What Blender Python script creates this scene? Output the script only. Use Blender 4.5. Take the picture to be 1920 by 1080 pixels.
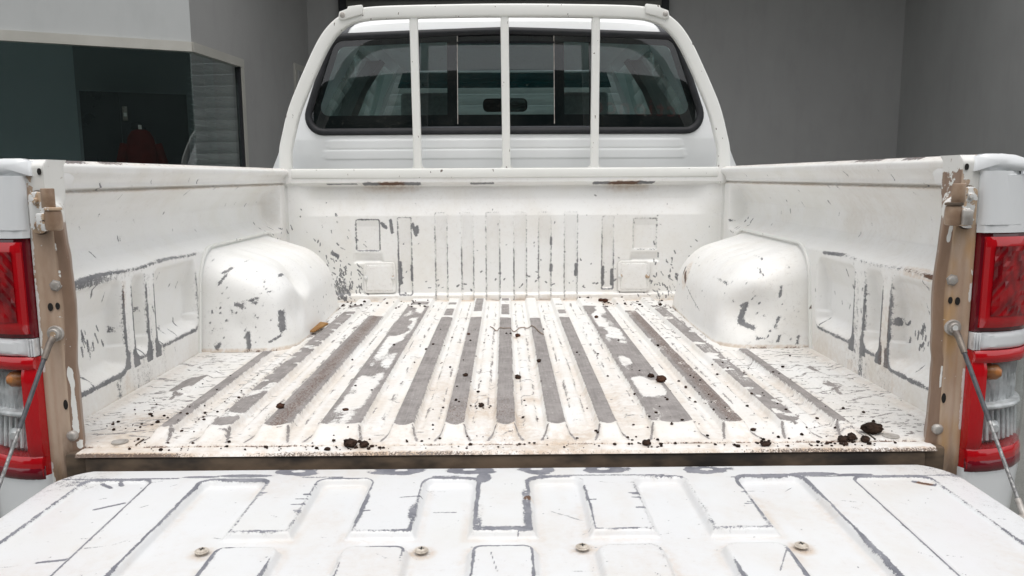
import bpy, bmesh, math, random
import numpy as np
from mathutils import Vector, Matrix

for o in list(bpy.data.objects):
    bpy.data.objects.remove(o)
SC = bpy.context.scene
COL = SC.collection
rnd = random.Random(7)
RNG = np.random.default_rng(11)

# ------------------------------------------------------------------ camera
CAM_H = 0.42                       # eye height above the bed floor (z = 0)
GZ = -0.80                         # ground level
PITCH, YAW, ROLL = math.radians(8.09), math.radians(0.45), math.radians(0.3)
fw = Vector((math.sin(YAW)*math.cos(PITCH), math.cos(YAW)*math.cos(PITCH), -math.sin(PITCH)))
rt = fw.cross(Vector((0, 0, 1))).normalized(); up = rt.cross(fw)
r2 = rt*math.cos(ROLL) - up*math.sin(ROLL); u2 = rt*math.sin(ROLL) + up*math.cos(ROLL)
cd = bpy.data.cameras.new('camera'); cam = bpy.data.objects.new('camera', cd); COL.objects.link(cam)
M = Matrix((r2, u2, -fw)).transposed().to_4x4(); M.translation = Vector((0, 0, CAM_H))
cam.matrix_world = M
cd.sensor_width = 36; cd.lens = 1470/1920*36; cd.clip_start = 0.02; cd.clip_end = 500
SC.camera = cam

# ------------------------------------------------------------------ sky, sun, exposure
SUN_EL, SUN_AZ = math.radians(73), math.radians(180)     # high, behind the camera, under cloud
w = bpy.data.worlds.new('World'); SC.world = w; w.use_nodes = True
nt = w.node_tree; nt.nodes.clear()
sky = nt.nodes.new('ShaderNodeTexSky'); sky.sky_type = 'NISHITA'; sky.sun_disc = False
sky.sun_elevation = SUN_EL; sky.sun_rotation = SUN_AZ; sky.dust_density = 6; sky.air_density = 1.0; sky.ozone_density = 1
hs = nt.nodes.new('ShaderNodeHueSaturation'); hs.inputs['Saturation'].default_value = 0.28
bg = nt.nodes.new('ShaderNodeBackground'); bg.inputs[1].default_value = 0.145
wo = nt.nodes.new('ShaderNodeOutputWorld')
nt.links.new(sky.outputs[0], hs.inputs['Color']); nt.links.new(hs.outputs[0], bg.inputs[0]); nt.links.new(bg.outputs[0], wo.inputs[0])
sl = bpy.data.lights.new('sun', 'SUN'); sl.energy = 1.2; sl.angle = math.radians(150); sl.color = (1, .99, .97)
so = bpy.data.objects.new('sun', sl); COL.objects.link(so)
sd = Vector((math.sin(SUN_AZ)*math.cos(SUN_EL), math.cos(SUN_AZ)*math.cos(SUN_EL), math.sin(SUN_EL)))
so.rotation_euler = sd.to_track_quat('Z', 'Y').to_euler(); so.location = (0, -3, 12)
SC.view_settings.view_transform = 'Standard'; SC.view_settings.look = 'None'
SC.view_settings.gamma = 1; SC.view_settings.exposure = 0.15
try: SC.view_settings.use_curve_mapping = False
except Exception: pass

# ------------------------------------------------------------------ numpy noise / sdf helpers
def _h(i, j, s):
    n = (i.astype(np.int64)*374761393 + j.astype(np.int64)*668265263 + s*974634211) & 0xffffffff
    n = ((n ^ (n >> 13))*1274126177) & 0xffffffff
    return ((n ^ (n >> 16)) & 0xffff)/65535.0
def vn(x, y, s):
    xi, yi = np.floor(x), np.floor(y); fx, fy = x-xi, y-yi
    fx = fx*fx*(3-2*fx); fy = fy*fy*(3-2*fy)
    a, b, c, d = _h(xi, yi, s), _h(xi+1, yi, s), _h(xi, yi+1, s), _h(xi+1, yi+1, s)
    return (a*(1-fx)+b*fx)*(1-fy)+(c*(1-fx)+d*fx)*fy
def fbm(x, y, s, o=3):
    t = 0; a = .5; n = 0
    for k in range(o):
        t = t+a*vn(x*2**k, y*2**k, s+k*17); n += a; a *= .5
    return t/n
def ss(a, b, x):
    t = np.clip((x-a)/(b-a), 0, 1); return t*t*(3-2*t)
def rbox(x, y, x0, x1, y0, y1, r):
    qx = np.abs(x-(x0+x1)/2)-(x1-x0)/2+r; qy = np.abs(y-(y0+y1)/2)-(y1-y0)/2+r
    return np.minimum(np.maximum(qx, qy), 0)+np.hypot(np.maximum(qx, 0), np.maximum(qy, 0))-r
def seg(x, y, x0, y0, x1, y1):
    dx, dy = x1-x0, y1-y0
    t = np.clip(((x-x0)*dx+(y-y0)*dy)/(dx*dx+dy*dy+1e-12), 0, 1)
    return np.hypot(x-x0-t*dx, y-y0-t*dy)
def marks(W, x, y, items):
    """items (x0,y0,x1,y1,width,value): scratches and chips written into the wear field"""
    sepa = x.ndim == 2 and x[0, 3] == x[-1, 3] and y[3, 0] == y[3, -1] and x[0, 1] > x[0, 0] and y[1, 0] > y[0, 0]
    for x0, y0, x1, y1, wd, v in items:
        pad = wd*3
        if sepa:
            a, b = np.searchsorted(x[0], [min(x0, x1)-pad, max(x0, x1)+pad]); c, d_ = np.searchsorted(y[:, 0], [min(y0, y1)-pad, max(y0, y1)+pad])
            if a >= b or c >= d_: continue
            w_ = W[c:d_, a:b]; d = seg(x[c:d_, a:b], y[c:d_, a:b], x0, y0, x1, y1)
            np.maximum(w_, np.clip(v*(1.35-d/wd*.85), 0, 1.2), out=w_); continue
        m = (x > min(x0, x1)-pad) & (x < max(x0, x1)+pad) & (y > min(y0, y1)-pad) & (y < max(y0, y1)+pad)
        if not m.any(): continue
        d = seg(x[m], y[m], x0, y0, x1, y1)
        W[m] = np.maximum(W[m], np.clip(v*(1.35-d/wd*.85), 0, 1.2))
    return W
def scatter(n, x0, x1, y0, y1, l0, l1, wd, ang=None, spread=math.pi, v=.8, seed=1):
    r = random.Random(seed); out = []
    for _ in range(n):
        x, y = r.uniform(x0, x1), r.uniform(y0, y1); L = r.uniform(l0, l1)
        a = (ang if ang is not None else 0)+r.uniform(-spread, spread)
        out.append((x, y, x+L*math.cos(a), y+L*math.sin(a), wd*r.uniform(.6, 1.5), v*r.uniform(.75, 1.1)))
    return out

# ------------------------------------------------------------------ object helpers
def tag(o, label=None, cat=None, group=None, kind=None):
    if label: o['label'] = label
    if cat: o['category'] = cat
    if group: o['group'] = group
    if kind: o['kind'] = kind
    return o
def empty(name, loc, label=None, cat=None, group=None):
    o = bpy.data.objects.new(name, None); COL.objects.link(o); o.location = loc; o.empty_display_size = .1
    return tag(o, label, cat, group)
def link(name, me, parent=None):
    o = bpy.data.objects.new(name, me); COL.objects.link(o)
    if parent is not None:
        o.parent = parent
        if parent.type == 'EMPTY': o.location = -parent.location     # meshes are drawn in world coordinates
    return o
def grid(name, P, mat, parent=None, attr=None, keep=None, flip=False, smooth=True):
    nv, nu = P.shape[:2]
    idx = np.arange(nv*nu).reshape(nv, nu)
    F = np.stack([idx[:-1, :-1], idx[:-1, 1:], idx[1:, 1:], idx[1:, :-1]], -1)
    if flip: F = F[..., ::-1]
    F = F[keep] if keep is not None else F.reshape(-1, 4)
    me = bpy.data.meshes.new(name)
    me.vertices.add(nv*nu); me.vertices.foreach_set('co', P.reshape(-1).astype(np.float32))
    me.loops.add(F.size); me.loops.foreach_set('vertex_index', F.reshape(-1).astype(np.int32))
    me.polygons.add(len(F)); me.polygons.foreach_set('loop_start', (np.arange(len(F))*4).astype(np.int32))
    me.polygons.foreach_set('use_smooth', np.full(len(F), smooth))
    me.update(calc_edges=True)
    if attr is not None:
        a = me.attributes.new('surf', 'FLOAT_COLOR', 'POINT')
        A = np.ones((nv*nu, 4), np.float32)
        for k, f in enumerate(attr): A[:, k] = np.broadcast_to(f, (nv, nu)).reshape(-1)
        a.data.foreach_set('color', A.reshape(-1))
    me.materials.append(mat)
    return link(name, me, parent)
class MB:
    def __init__(s): s.v = []; s.f = []
    def add(s, vs, fs):
        k = len(s.v); s.v += [tuple(p) for p in vs]; s.f += [tuple(i+k for i in f) for f in fs]; return s
    def box(s, x0, x1, y0, y1, z0, z1):
        return s.add([(x0,y0,z0),(x1,y0,z0),(x1,y1,z0),(x0,y1,z0),(x0,y0,z1),(x1,y0,z1),(x1,y1,z1),(x0,y1,z1)],
                     [(0,3,2,1),(4,5,6,7),(0,1,5,4),(1,2,6,5),(2,3,7,6),(3,0,4,7)])
    def prism(s, poly, ax, a0, a1):
        """poly = list of 2-D points in the plane normal to axis ax, extruded a0..a1"""
        n = len(poly)
        def p(q, a): return {'x': (a, q[0], q[1]), 'y': (q[0], a, q[1]), 'z': (q[0], q[1], a)}[ax]
        return s.add([p(q, a0) for q in poly]+[p(q, a1) for q in poly],
                     [tuple(range(n))[::-1], tuple(range(n, 2*n))]+[(i, (i+1) % n, n+(i+1) % n, n+i) for i in range(n)])
    def tube(s, path, r, n=8, cap=True):
        P = [Vector(p) for p in path]; R = r if isinstance(r, (list, tuple)) else [r]*len(P)
        rings = []; ref = None
        for i, p in enumerate(P):
            t = (P[min(i+1, len(P)-1)]-P[max(i-1, 0)]).normalized()
            if ref is None: ref = t.orthogonal().normalized()
            ref = (ref-t*ref.dot(t)).normalized(); b = t.cross(ref)
            rings.append([p+(ref*math.cos(2*math.pi*k/n)+b*math.sin(2*math.pi*k/n))*R[i] for k in range(n)])
        vs = [v for rr in rings for v in rr]; fs = []
        for i in range(len(P)-1):
            for k in range(n): fs.append((i*n+k, i*n+(k+1) % n, (i+1)*n+(k+1) % n, (i+1)*n+k))
        if cap: fs += [tuple(range(n))[::-1], tuple((len(P)-1)*n+k for k in range(n))]
        return s.add(vs, fs)
    def lathe(s, c, axis, prof, n=20):
        """prof = (radius, height along axis)"""
        a = Vector(axis).normalized(); u = a.orthogonal().normalized(); b = a.cross(u); c = Vector(c)
        vs = []; fs = []
        for r, h in prof:
            for k in range(n):
                t = 2*math.pi*k/n; vs.append(c+a*h+(u*math.cos(t)+b*math.sin(t))*r)
        m = len(prof)
        for i in range(m-1):
            for k in range(n): fs.append((i*n+k, i*n+(k+1) % n, (i+1)*n+(k+1) % n, (i+1)*n+k))
        fs += [tuple(range(n))[::-1], tuple((m-1)*n+k for k in range(n))]
        return s.add(vs, fs)
    def build(s, name, mat, parent=None, bevel=0, segs=2, smooth=True):
        bm = bmesh.new()
        V = [bm.verts.new(p) for p in s.v]
        for f in s.f:
            try: bm.faces.new([V[i] for i in f])
            except ValueError: pass
        bmesh.ops.recalc_face_normals(bm, faces=bm.faces)
        if bevel:
            es = [e for e in bm.edges if len(e.link_faces) == 2 and e.calc_face_angle(0) > .5]
            bmesh.ops.bevel(bm, geom=es, offset=bevel, segments=segs, affect='EDGES', profile=.5, clamp_overlap=True)
        me = bpy.data.meshes.new(name); bm.to_mesh(me); bm.free(); me.materials.append(mat)
        if smooth:
            me.polygons.foreach_set('use_smooth', np.ones(len(me.polygons), bool))
            try: me.set_sharp_from_angle(angle=math.radians(40))
            except Exception: pass
        return link(name, me, parent)
def arc(cx, cy, r, a0, a1, n=6):
    return [(cx+r*math.cos(math.radians(a0+(a1-a0)*i/n)), cy+r*math.sin(math.radians(a0+(a1-a0)*i/n))) for i in range(n+1)]
def rrect(x0, x1, y0, y1, r, n=5):
    return arc(x1-r, y0+r, r, -90, 0, n)+arc(x1-r, y1-r, r, 0, 90, n)+arc(x0+r, y1-r, r, 90, 180, n)+arc(x0+r, y0+r, r, 180, 270, n)

# ------------------------------------------------------------------ materials
class N:
    def __init__(s, name):
        s.m = bpy.data.materials.new(name); s.m.use_nodes = True; s.t = s.m.node_tree; s.t.nodes.clear()
        s.out = s.n('ShaderNodeOutputMaterial')
    def n(s, typ, **kw):
        x = s.t.nodes.new(typ)
        for k, v in kw.items(): setattr(x, k, v)
        return x
    def set(s, sock, v):
        if isinstance(v, bpy.types.NodeSocket): s.t.links.new(v, sock)
        elif isinstance(v, (tuple, list)) and len(v) == 3 and sock.type == 'RGBA': sock.default_value = (*v, 1)
        else: sock.default_value = v
    def coord(s, scale=(1, 1, 1)):
        c = s.n('ShaderNodeTexCoord'); mp = s.n('ShaderNodeMapping'); mp.inputs['Scale'].default_value = scale
        s.t.links.new(c.outputs['Object'], mp.inputs[0]); return mp.outputs[0]
    def noise(s, sc, det=3, rough=.55, vec=None, dist=0):
        x = s.n('ShaderNodeTexNoise'); x.inputs['Scale'].default_value = sc; x.inputs['Detail'].default_value = det
        x.inputs['Roughness'].default_value = rough; x.inputs['Distortion'].default_value = dist
        s.t.links.new(vec if vec is not None else s.coord(), x.inputs['Vector']); return x.outputs[0]
    def math(s, op, a, b=0., clamp=False):
        x = s.n('ShaderNodeMath', operation=op, use_clamp=clamp); s.set(x.inputs[0], a); s.set(x.inputs[1], b); return x.outputs[0]
    def ramp(s, v, a, b, lo=0., hi=1., smooth=True):
        x = s.n('ShaderNodeMapRange'); x.interpolation_type = 'SMOOTHSTEP' if smooth else 'LINEAR'
        s.set(x.inputs[0], v); x.inputs[1].default_value = a; x.inputs[2].default_value = b
        x.inputs[3].default_value = lo; x.inputs[4].default_value = hi; return x.outputs[0]
    def mix(s, f, a, b):
        x = s.n('ShaderNodeMix', data_type='RGBA'); s.set(x.inputs[0], f); s.set(x.inputs[6], a); s.set(x.inputs[7], b); return x.outputs[2]
    def bump(s, h, st=.3, d=.001, nrm=None):
        x = s.n('ShaderNodeBump'); x.inputs['Strength'].default_value = st; x.inputs['Distance'].default_value = d
        s.set(x.inputs['Height'], h)
        if nrm is not None: s.set(x.inputs['Normal'], nrm)
        return x.outputs[0]
    def bsdf(s, col, rough=.5, metal=0., nrm=None, coat=0., spec=.5):
        x = s.n('ShaderNodeBsdfPrincipled'); s.set(x.inputs['Base Color'], col); s.set(x.inputs['Roughness'], rough)
        s.set(x.inputs['Metallic'], metal); s.set(x.inputs['Coat Weight'], coat); s.set(x.inputs['Specular IOR Level'], spec)
        x.inputs['Coat Roughness'].default_value = .05
        if nrm is not None: s.set(x.inputs['Normal'], nrm)
        s.t.links.new(x.outputs[0], s.out.inputs[0]); return s.m

def mat_worn(name, paint=(.84, .843, .828), primA=(.15, .155, .165), primB=(.235, .235, .24), rough=.36, amp=.62, ns=85, flake=0., score=None):
    """white paint over grey primer; the 'surf' attribute gives wear (r), rust (g), grime (b)"""
    k = N(name); at = k.n('ShaderNodeAttribute', attribute_name='surf'); sp = k.n('ShaderNodeSeparateColor')
    k.t.links.new(at.outputs['Color'], sp.inputs[0]); W, R, D = sp.outputs[0], sp.outputs[1], sp.outputs[2]
    A = k.noise(ns, 5, .65); B = k.noise(ns*4.5, 4, .65); Cn = k.noise(7, 4, .6)
    nz = k.math('ADD', k.math('MULTIPLY', k.math('SUBTRACT', A, .5), 1.25*amp), k.math('MULTIPLY', k.math('SUBTRACT', B, .5), 1.5*amp))
    m = k.ramp(k.math('ADD', W, nz), .485, .565)
    prim = k.mix(k.ramp(k.noise(28, 5, .7), .35, .65), primA, primB)
    if score:
        sc_ = k.noise(260, 3, .6, k.coord(score)); prim = k.mix(k.ramp(sc_, .3, .75, 0., .45), prim, tuple(x*1.25 for x in primB))
        sk = k.noise(210, 2, .5); m = k.math('MULTIPLY', m, k.ramp(sk, .70, .73, 1., .15))
    prim = k.mix(k.ramp(k.math('ADD', R, k.math('MULTIPLY', k.math('SUBTRACT', B, .5), 1.6)), .45, .6), prim,
                 k.mix(A, (.055, .028, .018), (.17, .085, .048)))
    pc = k.mix(k.ramp(Cn, .4, .72), paint, (paint[0]*.965, paint[1]*.958, paint[2]*.935))
    g = k.math('MULTIPLY', D, k.ramp(k.math('ADD', k.math('MULTIPLY', A, .6), k.math('MULTIPLY', Cn, .5)), .30, .72), clamp=True)
    pc = k.mix(g, pc, (.50, .37, .25))
    pc = k.mix(k.math('MULTIPLY', k.ramp(R, .15, .8), k.ramp(A, .35, .6, .1, .45)), pc, (.60, .44, .29))
    gd = k.ramp(k.math('ADD', D, k.math('MULTIPLY', k.math('SUBTRACT', B, .5), 2.4)), .95, 1.25)
    pc = k.mix(gd, pc, (.10, .065, .045))
    hz = k.ramp(k.math('ADD', W, k.math('MULTIPLY', nz, 1.5)), .22, .62, 0., .42)
    pc = k.mix(hz, pc, (.42, .415, .41))
    col = k.mix(m, pc, prim)
    ro = k.math('ADD', k.math('MULTIPLY', m, .22), k.ramp(Cn, .3, .7, rough-.05, rough+.1))
    h = k.math('ADD', k.math('MULTIPLY', m, -1.), k.math('MULTIPLY', k.noise(20, 3), .5))
    return k.bsdf(col, ro, nrm=k.bump(h, .45, .0011))
def mat_noise(name, c1, c2, sc=20, rough=.5, metal=0., bump=.2, bd=.001, coat=0., det=4, spec=.5, vec=None):
    k = N(name); v = k.coord(vec) if vec else None; A = k.noise(sc, det, .6, v)
    return k.bsdf(k.mix(k.ramp(A, .32, .68), c1, c2), k.ramp(A, .2, .8, max(.02, rough-.06), rough+.06), metal, k.bump(A, bump, bd), coat, spec)
def mat_glass(name, tint, ior=1.5, rough=0., dust=0., two=1.0):
    k = N(name); tr = k.n('ShaderNodeBsdfTransparent'); k.set(tr.inputs[0], tint)
    gl = k.n('ShaderNodeBsdfGlossy'); gl.inputs['Roughness'].default_value = rough; k.set(gl.inputs[0], (1, 1, 1))
    fr = k.n('ShaderNodeFresnel'); bf = k.n('ShaderNodeNewGeometry').outputs['Backfacing']
    k.set(fr.inputs[0], k.math('ADD', ior, k.math('MULTIPLY', bf, 1/ior-ior)))        # a thin sheet reflects alike from both sides
    mx = k.n('ShaderNodeMixShader'); k.set(mx.inputs[0], k.math('MULTIPLY', fr.outputs[0], two, True)); k.t.links.new(tr.outputs[0], mx.inputs[1]); k.t.links.new(gl.outputs[0], mx.inputs[2])
    o = mx.outputs[0]
    if dust:
        df = k.n('ShaderNodeBsdfDiffuse'); k.set(df.inputs[0], (.6, .58, .52)); m2 = k.n('ShaderNodeMixShader')
        k.set(m2.inputs[0], k.math('MULTIPLY', k.math('ADD', k.ramp(k.noise(170, 2, .5), .66, .74), k.ramp(k.noise(6, 4), .3, .8, 0, .12)), dust))
        k.t.links.new(o, m2.inputs[1]); k.t.links.new(df.outputs[0], m2.inputs[2]); o = m2.outputs[0]
    k.t.links.new(o, k.out.inputs[0]); return k.m

M_BED = mat_worn('worn white bed paint', amp=.85)
M_ARCH = mat_worn('worn white arch paint', paint=(.84, .843, .828), amp=.95, ns=95)
M_FLOOR = mat_worn('worn white floor paint', paint=(.775, .772, .755), primA=(.18, .165, .158), primB=(.285, .265, .255), rough=.42, amp=.7, score=(1, .05, 1))
M_GATE = mat_worn('worn white tailgate paint', paint=(.675, .688, .698), primA=(.15, .155, .18), primB=(.235, .24, .265), rough=.33, ns=100)
def mat_frame():
    k = N('chipped white frame paint'); A = k.noise(26, 4, .6); B = k.noise(130, 3, .6)
    m = k.math('MULTIPLY', k.ramp(A, .70, .74), k.ramp(B, .5, .56))
    m2 = k.ramp(k.noise(75, 2, .5, k.coord((1, 1, .5))), .715, .725)
    mm = k.math('MAXIMUM', m, m2)
    return k.bsdf(k.mix(mm, k.mix(k.noise(5), (.80, .81, .785), (.74, .74, .70)), (.16, .13, .11)), .36, nrm=k.bump(k.math('MULTIPLY', mm, -1.), .3, .0008))
M_FRAME = mat_frame()
M_BODY = mat_noise('clean white body paint', (.76, .785, .80), (.79, .81, .82), 4, .16, bump=.02, coat=.5)
M_CAB = mat_noise('white cab paint', (.79, .81, .81), (.76, .775, .77), 6, .22, bump=.02, coat=.3)
def mat_post():
    k = N('bare tan post metal'); at = k.n('ShaderNodeAttribute', attribute_name='surf'); sp = k.n('ShaderNodeSeparateColor')
    k.t.links.new(at.outputs['Color'], sp.inputs[0])
    A = k.noise(22, 5, .65, k.coord((1, 1, .35))); B = k.noise(60, 4, .6); C2 = k.noise(120, 4, .65)
    base = k.mix(k.ramp(A, .32, .68), (.53, .41, .315), (.42, .30, .215))
    base = k.mix(k.ramp(k.noise(14, 4, .6, k.coord((1, 1, .3))), .50, .70, 0, .8), base, (.50, .285, .10))
    base = k.mix(k.math('MULTIPLY', sp.outputs[1], k.ramp(A, .25, .6), clamp=True), base, (.075, .045, .03))
    base = k.mix(sp.outputs[2], base, k.mix(k.ramp(A, .3, .7), (.255, .165, .115), (.19, .12, .08)))
    m = k.ramp(k.math('ADD', sp.outputs[0], k.math('ADD', k.math('MULTIPLY', k.math('SUBTRACT', B, .5), 1.3), k.math('MULTIPLY', k.math('SUBTRACT', C2, .5), .6))), .47, .53)
    return k.bsdf(k.mix(m, base, (.74, .74, .71)), k.ramp(A, .3, .7, .36, .6), .0, k.bump(k.math('ADD', m, k.math('MULTIPLY', C2, .2)), .5, .0012))
M_POST = mat_post()
M_LATCH = mat_noise('brown latch metal', (.25, .165, .11), (.37, .265, .185), 40, .36, bump=.3)
def mat_patch(name, c1, c2, c3, sc, thr, dark=.70):
    k = N(name); A = k.noise(sc, 4, .6); B = k.noise(sc*5, 3, .6)
    v = k.math('ADD', A, k.math('MULTIPLY', k.math('SUBTRACT', B, .5), .25)); m = k.ramp(v, thr-.012, thr+.012)
    c = k.mix(m, k.mix(k.noise(9), c1, tuple(x*.93 for x in c1)), k.mix(B, c2, c3)); c = k.mix(k.ramp(k.noise(sc*2.3, 3), dark, dark+.03), c, (.05, .03, .02))
    return k.bsdf(c, .42, nrm=k.bump(k.math('MULTIPLY', m, -1.), .5, .001))
M_LATCHW = mat_patch('chipped white latch paint', (.74, .745, .73), (.40, .28, .18), (.50, .38, .27), 42, .53)
M_GUSSET = mat_patch('white gusset paint', (.80, .80, .785), (.36, .27, .19), (.46, .36, .27), 30, .70)
M_STEEL = mat_noise('dull steel', (.50, .48, .45), (.34, .31, .28), 60, .42, .35, bump=.2)
M_SCREW = mat_noise('weathered zinc screw', (.60, .55, .48), (.42, .37, .31), 120, .45, .1, bump=.2)
M_CABLE = mat_noise('braided steel cable', (.34, .34, .335), (.13, .13, .13), 260, .4, .6, bump=.8, vec=(1, 1, .5))
M_EYE = mat_noise('dull brown steel', (.20, .17, .14), (.12, .10, .085), 60, .45, .3)
M_SLEEVE = mat_noise('dark cable sleeve', (.035, .038, .045), (.075, .08, .088), 90, .45)
M_BLACK = mat_noise('black hole', (.008, .007, .006), (.012, .01, .009), 30, .8)
M_RUBBER = mat_noise('black rubber', (.014, .015, .017), (.022, .023, .026), 30, .55, spec=.3)
M_TRIM = mat_noise('grey drip strip', (.055, .06, .068), (.075, .08, .088), 40, .45)
M_FRIT = mat_noise('black window border', (.006, .008, .010), (.009, .011, .013), 30, .6, spec=.08)
M_SILL = mat_noise('rusty dark sill metal', (.016, .012, .009), (.15, .105, .068), 16, .65, bump=.5, bd=.003, vec=(.5, 1, 1))
M_GLASS = mat_glass('tinted rear glass', (.46, .58, .58), 1.52, dust=.16, two=1.2)
M_GLASS2 = mat_glass('cab side glass', (.72, .80, .78), 1.5)
M_SHOP = mat_glass('showroom glass', (.84, .89, .885), 1.52, two=1.9)
M_LENSD = mat_noise('dark red lens rim', (.12, .003, .010), (.16, .004, .012), 8, .08, bump=.0, coat=.6)
M_LENS = mat_noise('bright red lens', (.40, .003, .008), (.50, .005, .010), 5, .07, bump=.0, coat=.6)
M_LENSI = mat_noise('deep red lens facets', (.12, .0018, .005), (.33, .004, .008), 50, .10, bump=.15, bd=.002, coat=.5, det=1, vec=(1, 1, .6))
M_CLEAR = mat_glass('clear lamp lens', (.88, .90, .90), 1.5)
M_REFL = mat_noise('silver reflector', (.88, .89, .90), (.55, .56, .57), 40, .22, .12, bump=.6, bd=.003)
M_AMBER = mat_noise('amber bulb', (.46, .19, .06), (.36, .13, .035), 60, .3, coat=.2)
M_SEAT = mat_noise('grey seat cloth', (.20, .22, .22), (.26, .28, .28), 60, .8)
M_INT = mat_noise('dark cab trim', (.025, .03, .03), (.04, .045, .045), 12, .6)
M_LINER = mat_noise('pale headliner cloth', (.42, .44, .44), (.46, .48, .48), 50, .9)
M_MIRROR = mat_noise('mirror glass', (.6, .66, .64), (.62, .68, .66), 2, .05, .9, bump=0)
M_TYRE = mat_noise('tyre rubber', (.02, .02, .02), (.035, .035, .033), 30, .8)
M_CLOD = mat_noise('dark soil clod', (.014, .009, .007), (.05, .030, .022), 55, .95, bump=1., bd=.006, spec=.15)
M_CLODR = mat_noise('reddish soil clod', (.030, .013, .009), (.085, .042, .028), 60, .95, bump=1., bd=.006, spec=.15)
M_ROOT = mat_noise('dry root', (.16, .11, .08), (.30, .23, .17), 80, .8)
M_WOOD = mat_noise('tan cardboard', (.34, .19, .06), (.25, .12, .035), 50, .8)
def mat_wall(name, c, stain=.06):
    k = N(name); A = k.noise(1.3, 5, .6); B = k.noise(9, 4, .6, k.coord((1, 1, .25)))
    f = k.math('ADD', k.math('MULTIPLY', k.ramp(A, .3, .7), .6), k.math('MULTIPLY', k.ramp(B, .45, .75), .4))
    return k.bsdf(k.mix(f, c, tuple(x*(1-stain*2) for x in c)), .75, nrm=k.bump(k.noise(160, 3), .25, .002), spec=.25)
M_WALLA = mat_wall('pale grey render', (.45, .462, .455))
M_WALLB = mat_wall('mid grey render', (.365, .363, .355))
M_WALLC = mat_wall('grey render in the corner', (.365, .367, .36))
M_ALU = mat_noise('cream aluminium frame', (.40, .39, .35), (.44, .43, .39), 5, .4)
M_BLIND = mat_noise('dim green blind', (.10, .125, .115), (.13, .155, .145), 5, .6)
M_ROLL = mat_noise('pale roller door slats', (.50, .52, .50), (.42, .44, .43), 6, .5)
M_DARK = mat_noise('dark steel hood', (.10, .10, .085), (.13, .13, .115), 4, .5)
M_TAN = mat_noise('tan canopy lining', (.20, .185, .155), (.24, .22, .18), 3, .7)
M_ROOM = mat_noise('dim showroom wall', (.40, .455, .465), (.43, .48, .49), 2, .8)
M_PART = mat_noise('dark partition', (.20, .225, .23), (.23, .25, .255), 3, .8)
M_DOOR = mat_noise('black door panel', (.008, .008, .010), (.012, .012, .014), 4, .3)
M_RED = mat_noise('stand-in red', (.040, .002, .0015), (.055, .003, .002), 20, .9, spec=.1)
M_SIGN = mat_noise('dark red sign letters', (.62, .012, .015), (.66, .015, .02), 10, .5)
M_OPP = mat_noise('dark green sheet wall', (.045, .062, .055), (.06, .078, .070), 3, .7)
def mat_ground():
    k = N('worn grey yard concrete'); A = k.noise(3, 6, .65); B = k.noise(120, 3, .7)
    c = k.mix(k.ramp(A, .3, .7), (.13, .135, .125), (.19, .19, .175)); c = k.mix(k.ramp(B, .3, .7, 0, .5), c, (.08, .085, .08))
    return k.bsdf(c, .85, nrm=k.bump(k.math('ADD', B, A), .5, .006))
M_GROUND = mat_ground()

# ================================================================== SETTING
MB().add([(-150, -150, GZ), (150, -150, GZ), (150, 150, GZ), (-150, 150, GZ)], [(0, 1, 2, 3)]).build('ground', M_GROUND)
tag(bpy.data.objects['ground'], kind='structure', label='grey concrete yard under the truck')

# ---- showroom / workshop building
bld = empty('workshop_building', (0, 7.85, GZ), 'grey rendered workshop with corner showroom window and garage bay behind the truck', 'building')
P0 = Vector((-2.116, 5.5)); dA = Vector((-.906, -.423)).normalized(); dB = Vector((.094, .9956)).normalized()
nA = Vector((dA.y, -dA.x)); nB = Vector((dB.y, -dB.x))       # nA points outdoors?, fixed below
if nA.dot(-P0) < 0: nA = -nA
if nB.x < 0: nB = -nB
ZT = 4.2
def slab(name, p, q, z0, z1, off0, off1, n, mat, parent, bevel=0):
    """upright slab between plan points p and q, from off0 to off1 along n"""
    a, b, c, d = p+n*off0, q+n*off0, q+n*off1, p+n*off1
    m = MB(); m.add([(a.x,a.y,z0),(b.x,b.y,z0),(c.x,c.y,z0),(d.x,d.y,z0),(a.x,a.y,z1),(b.x,b.y,z1),(c.x,c.y,z1),(d.x,d.y,z1)],
          [(0,3,2,1),(4,5,6,7),(0,1,5,4),(1,2,6,5),(2,3,7,6),(3,0,4,7)])
    return m.build(name, mat, parent, bevel)
PA = P0+dA*7; WZ = 1.268; BW = .76
PB1 = P0+dB*BW; PB2 = P0+dB*2.40
def polyslab(name, pts, z0, z1, mat):
    return MB().prism([(p.x, p.y) for p in pts], 'z', z0, z1).build(name, mat, bld)
# wall above the glazing wraps the corner
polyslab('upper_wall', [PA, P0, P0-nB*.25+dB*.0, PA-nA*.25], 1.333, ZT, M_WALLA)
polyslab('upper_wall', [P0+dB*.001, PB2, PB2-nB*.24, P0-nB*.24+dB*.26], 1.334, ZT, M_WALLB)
polyslab('lower_wall', [PB1+dB*.05, PB2, PB2-nB*.24, PB1+dB*.05-nB*.24], GZ, 1.334, M_WALLB)
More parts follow.
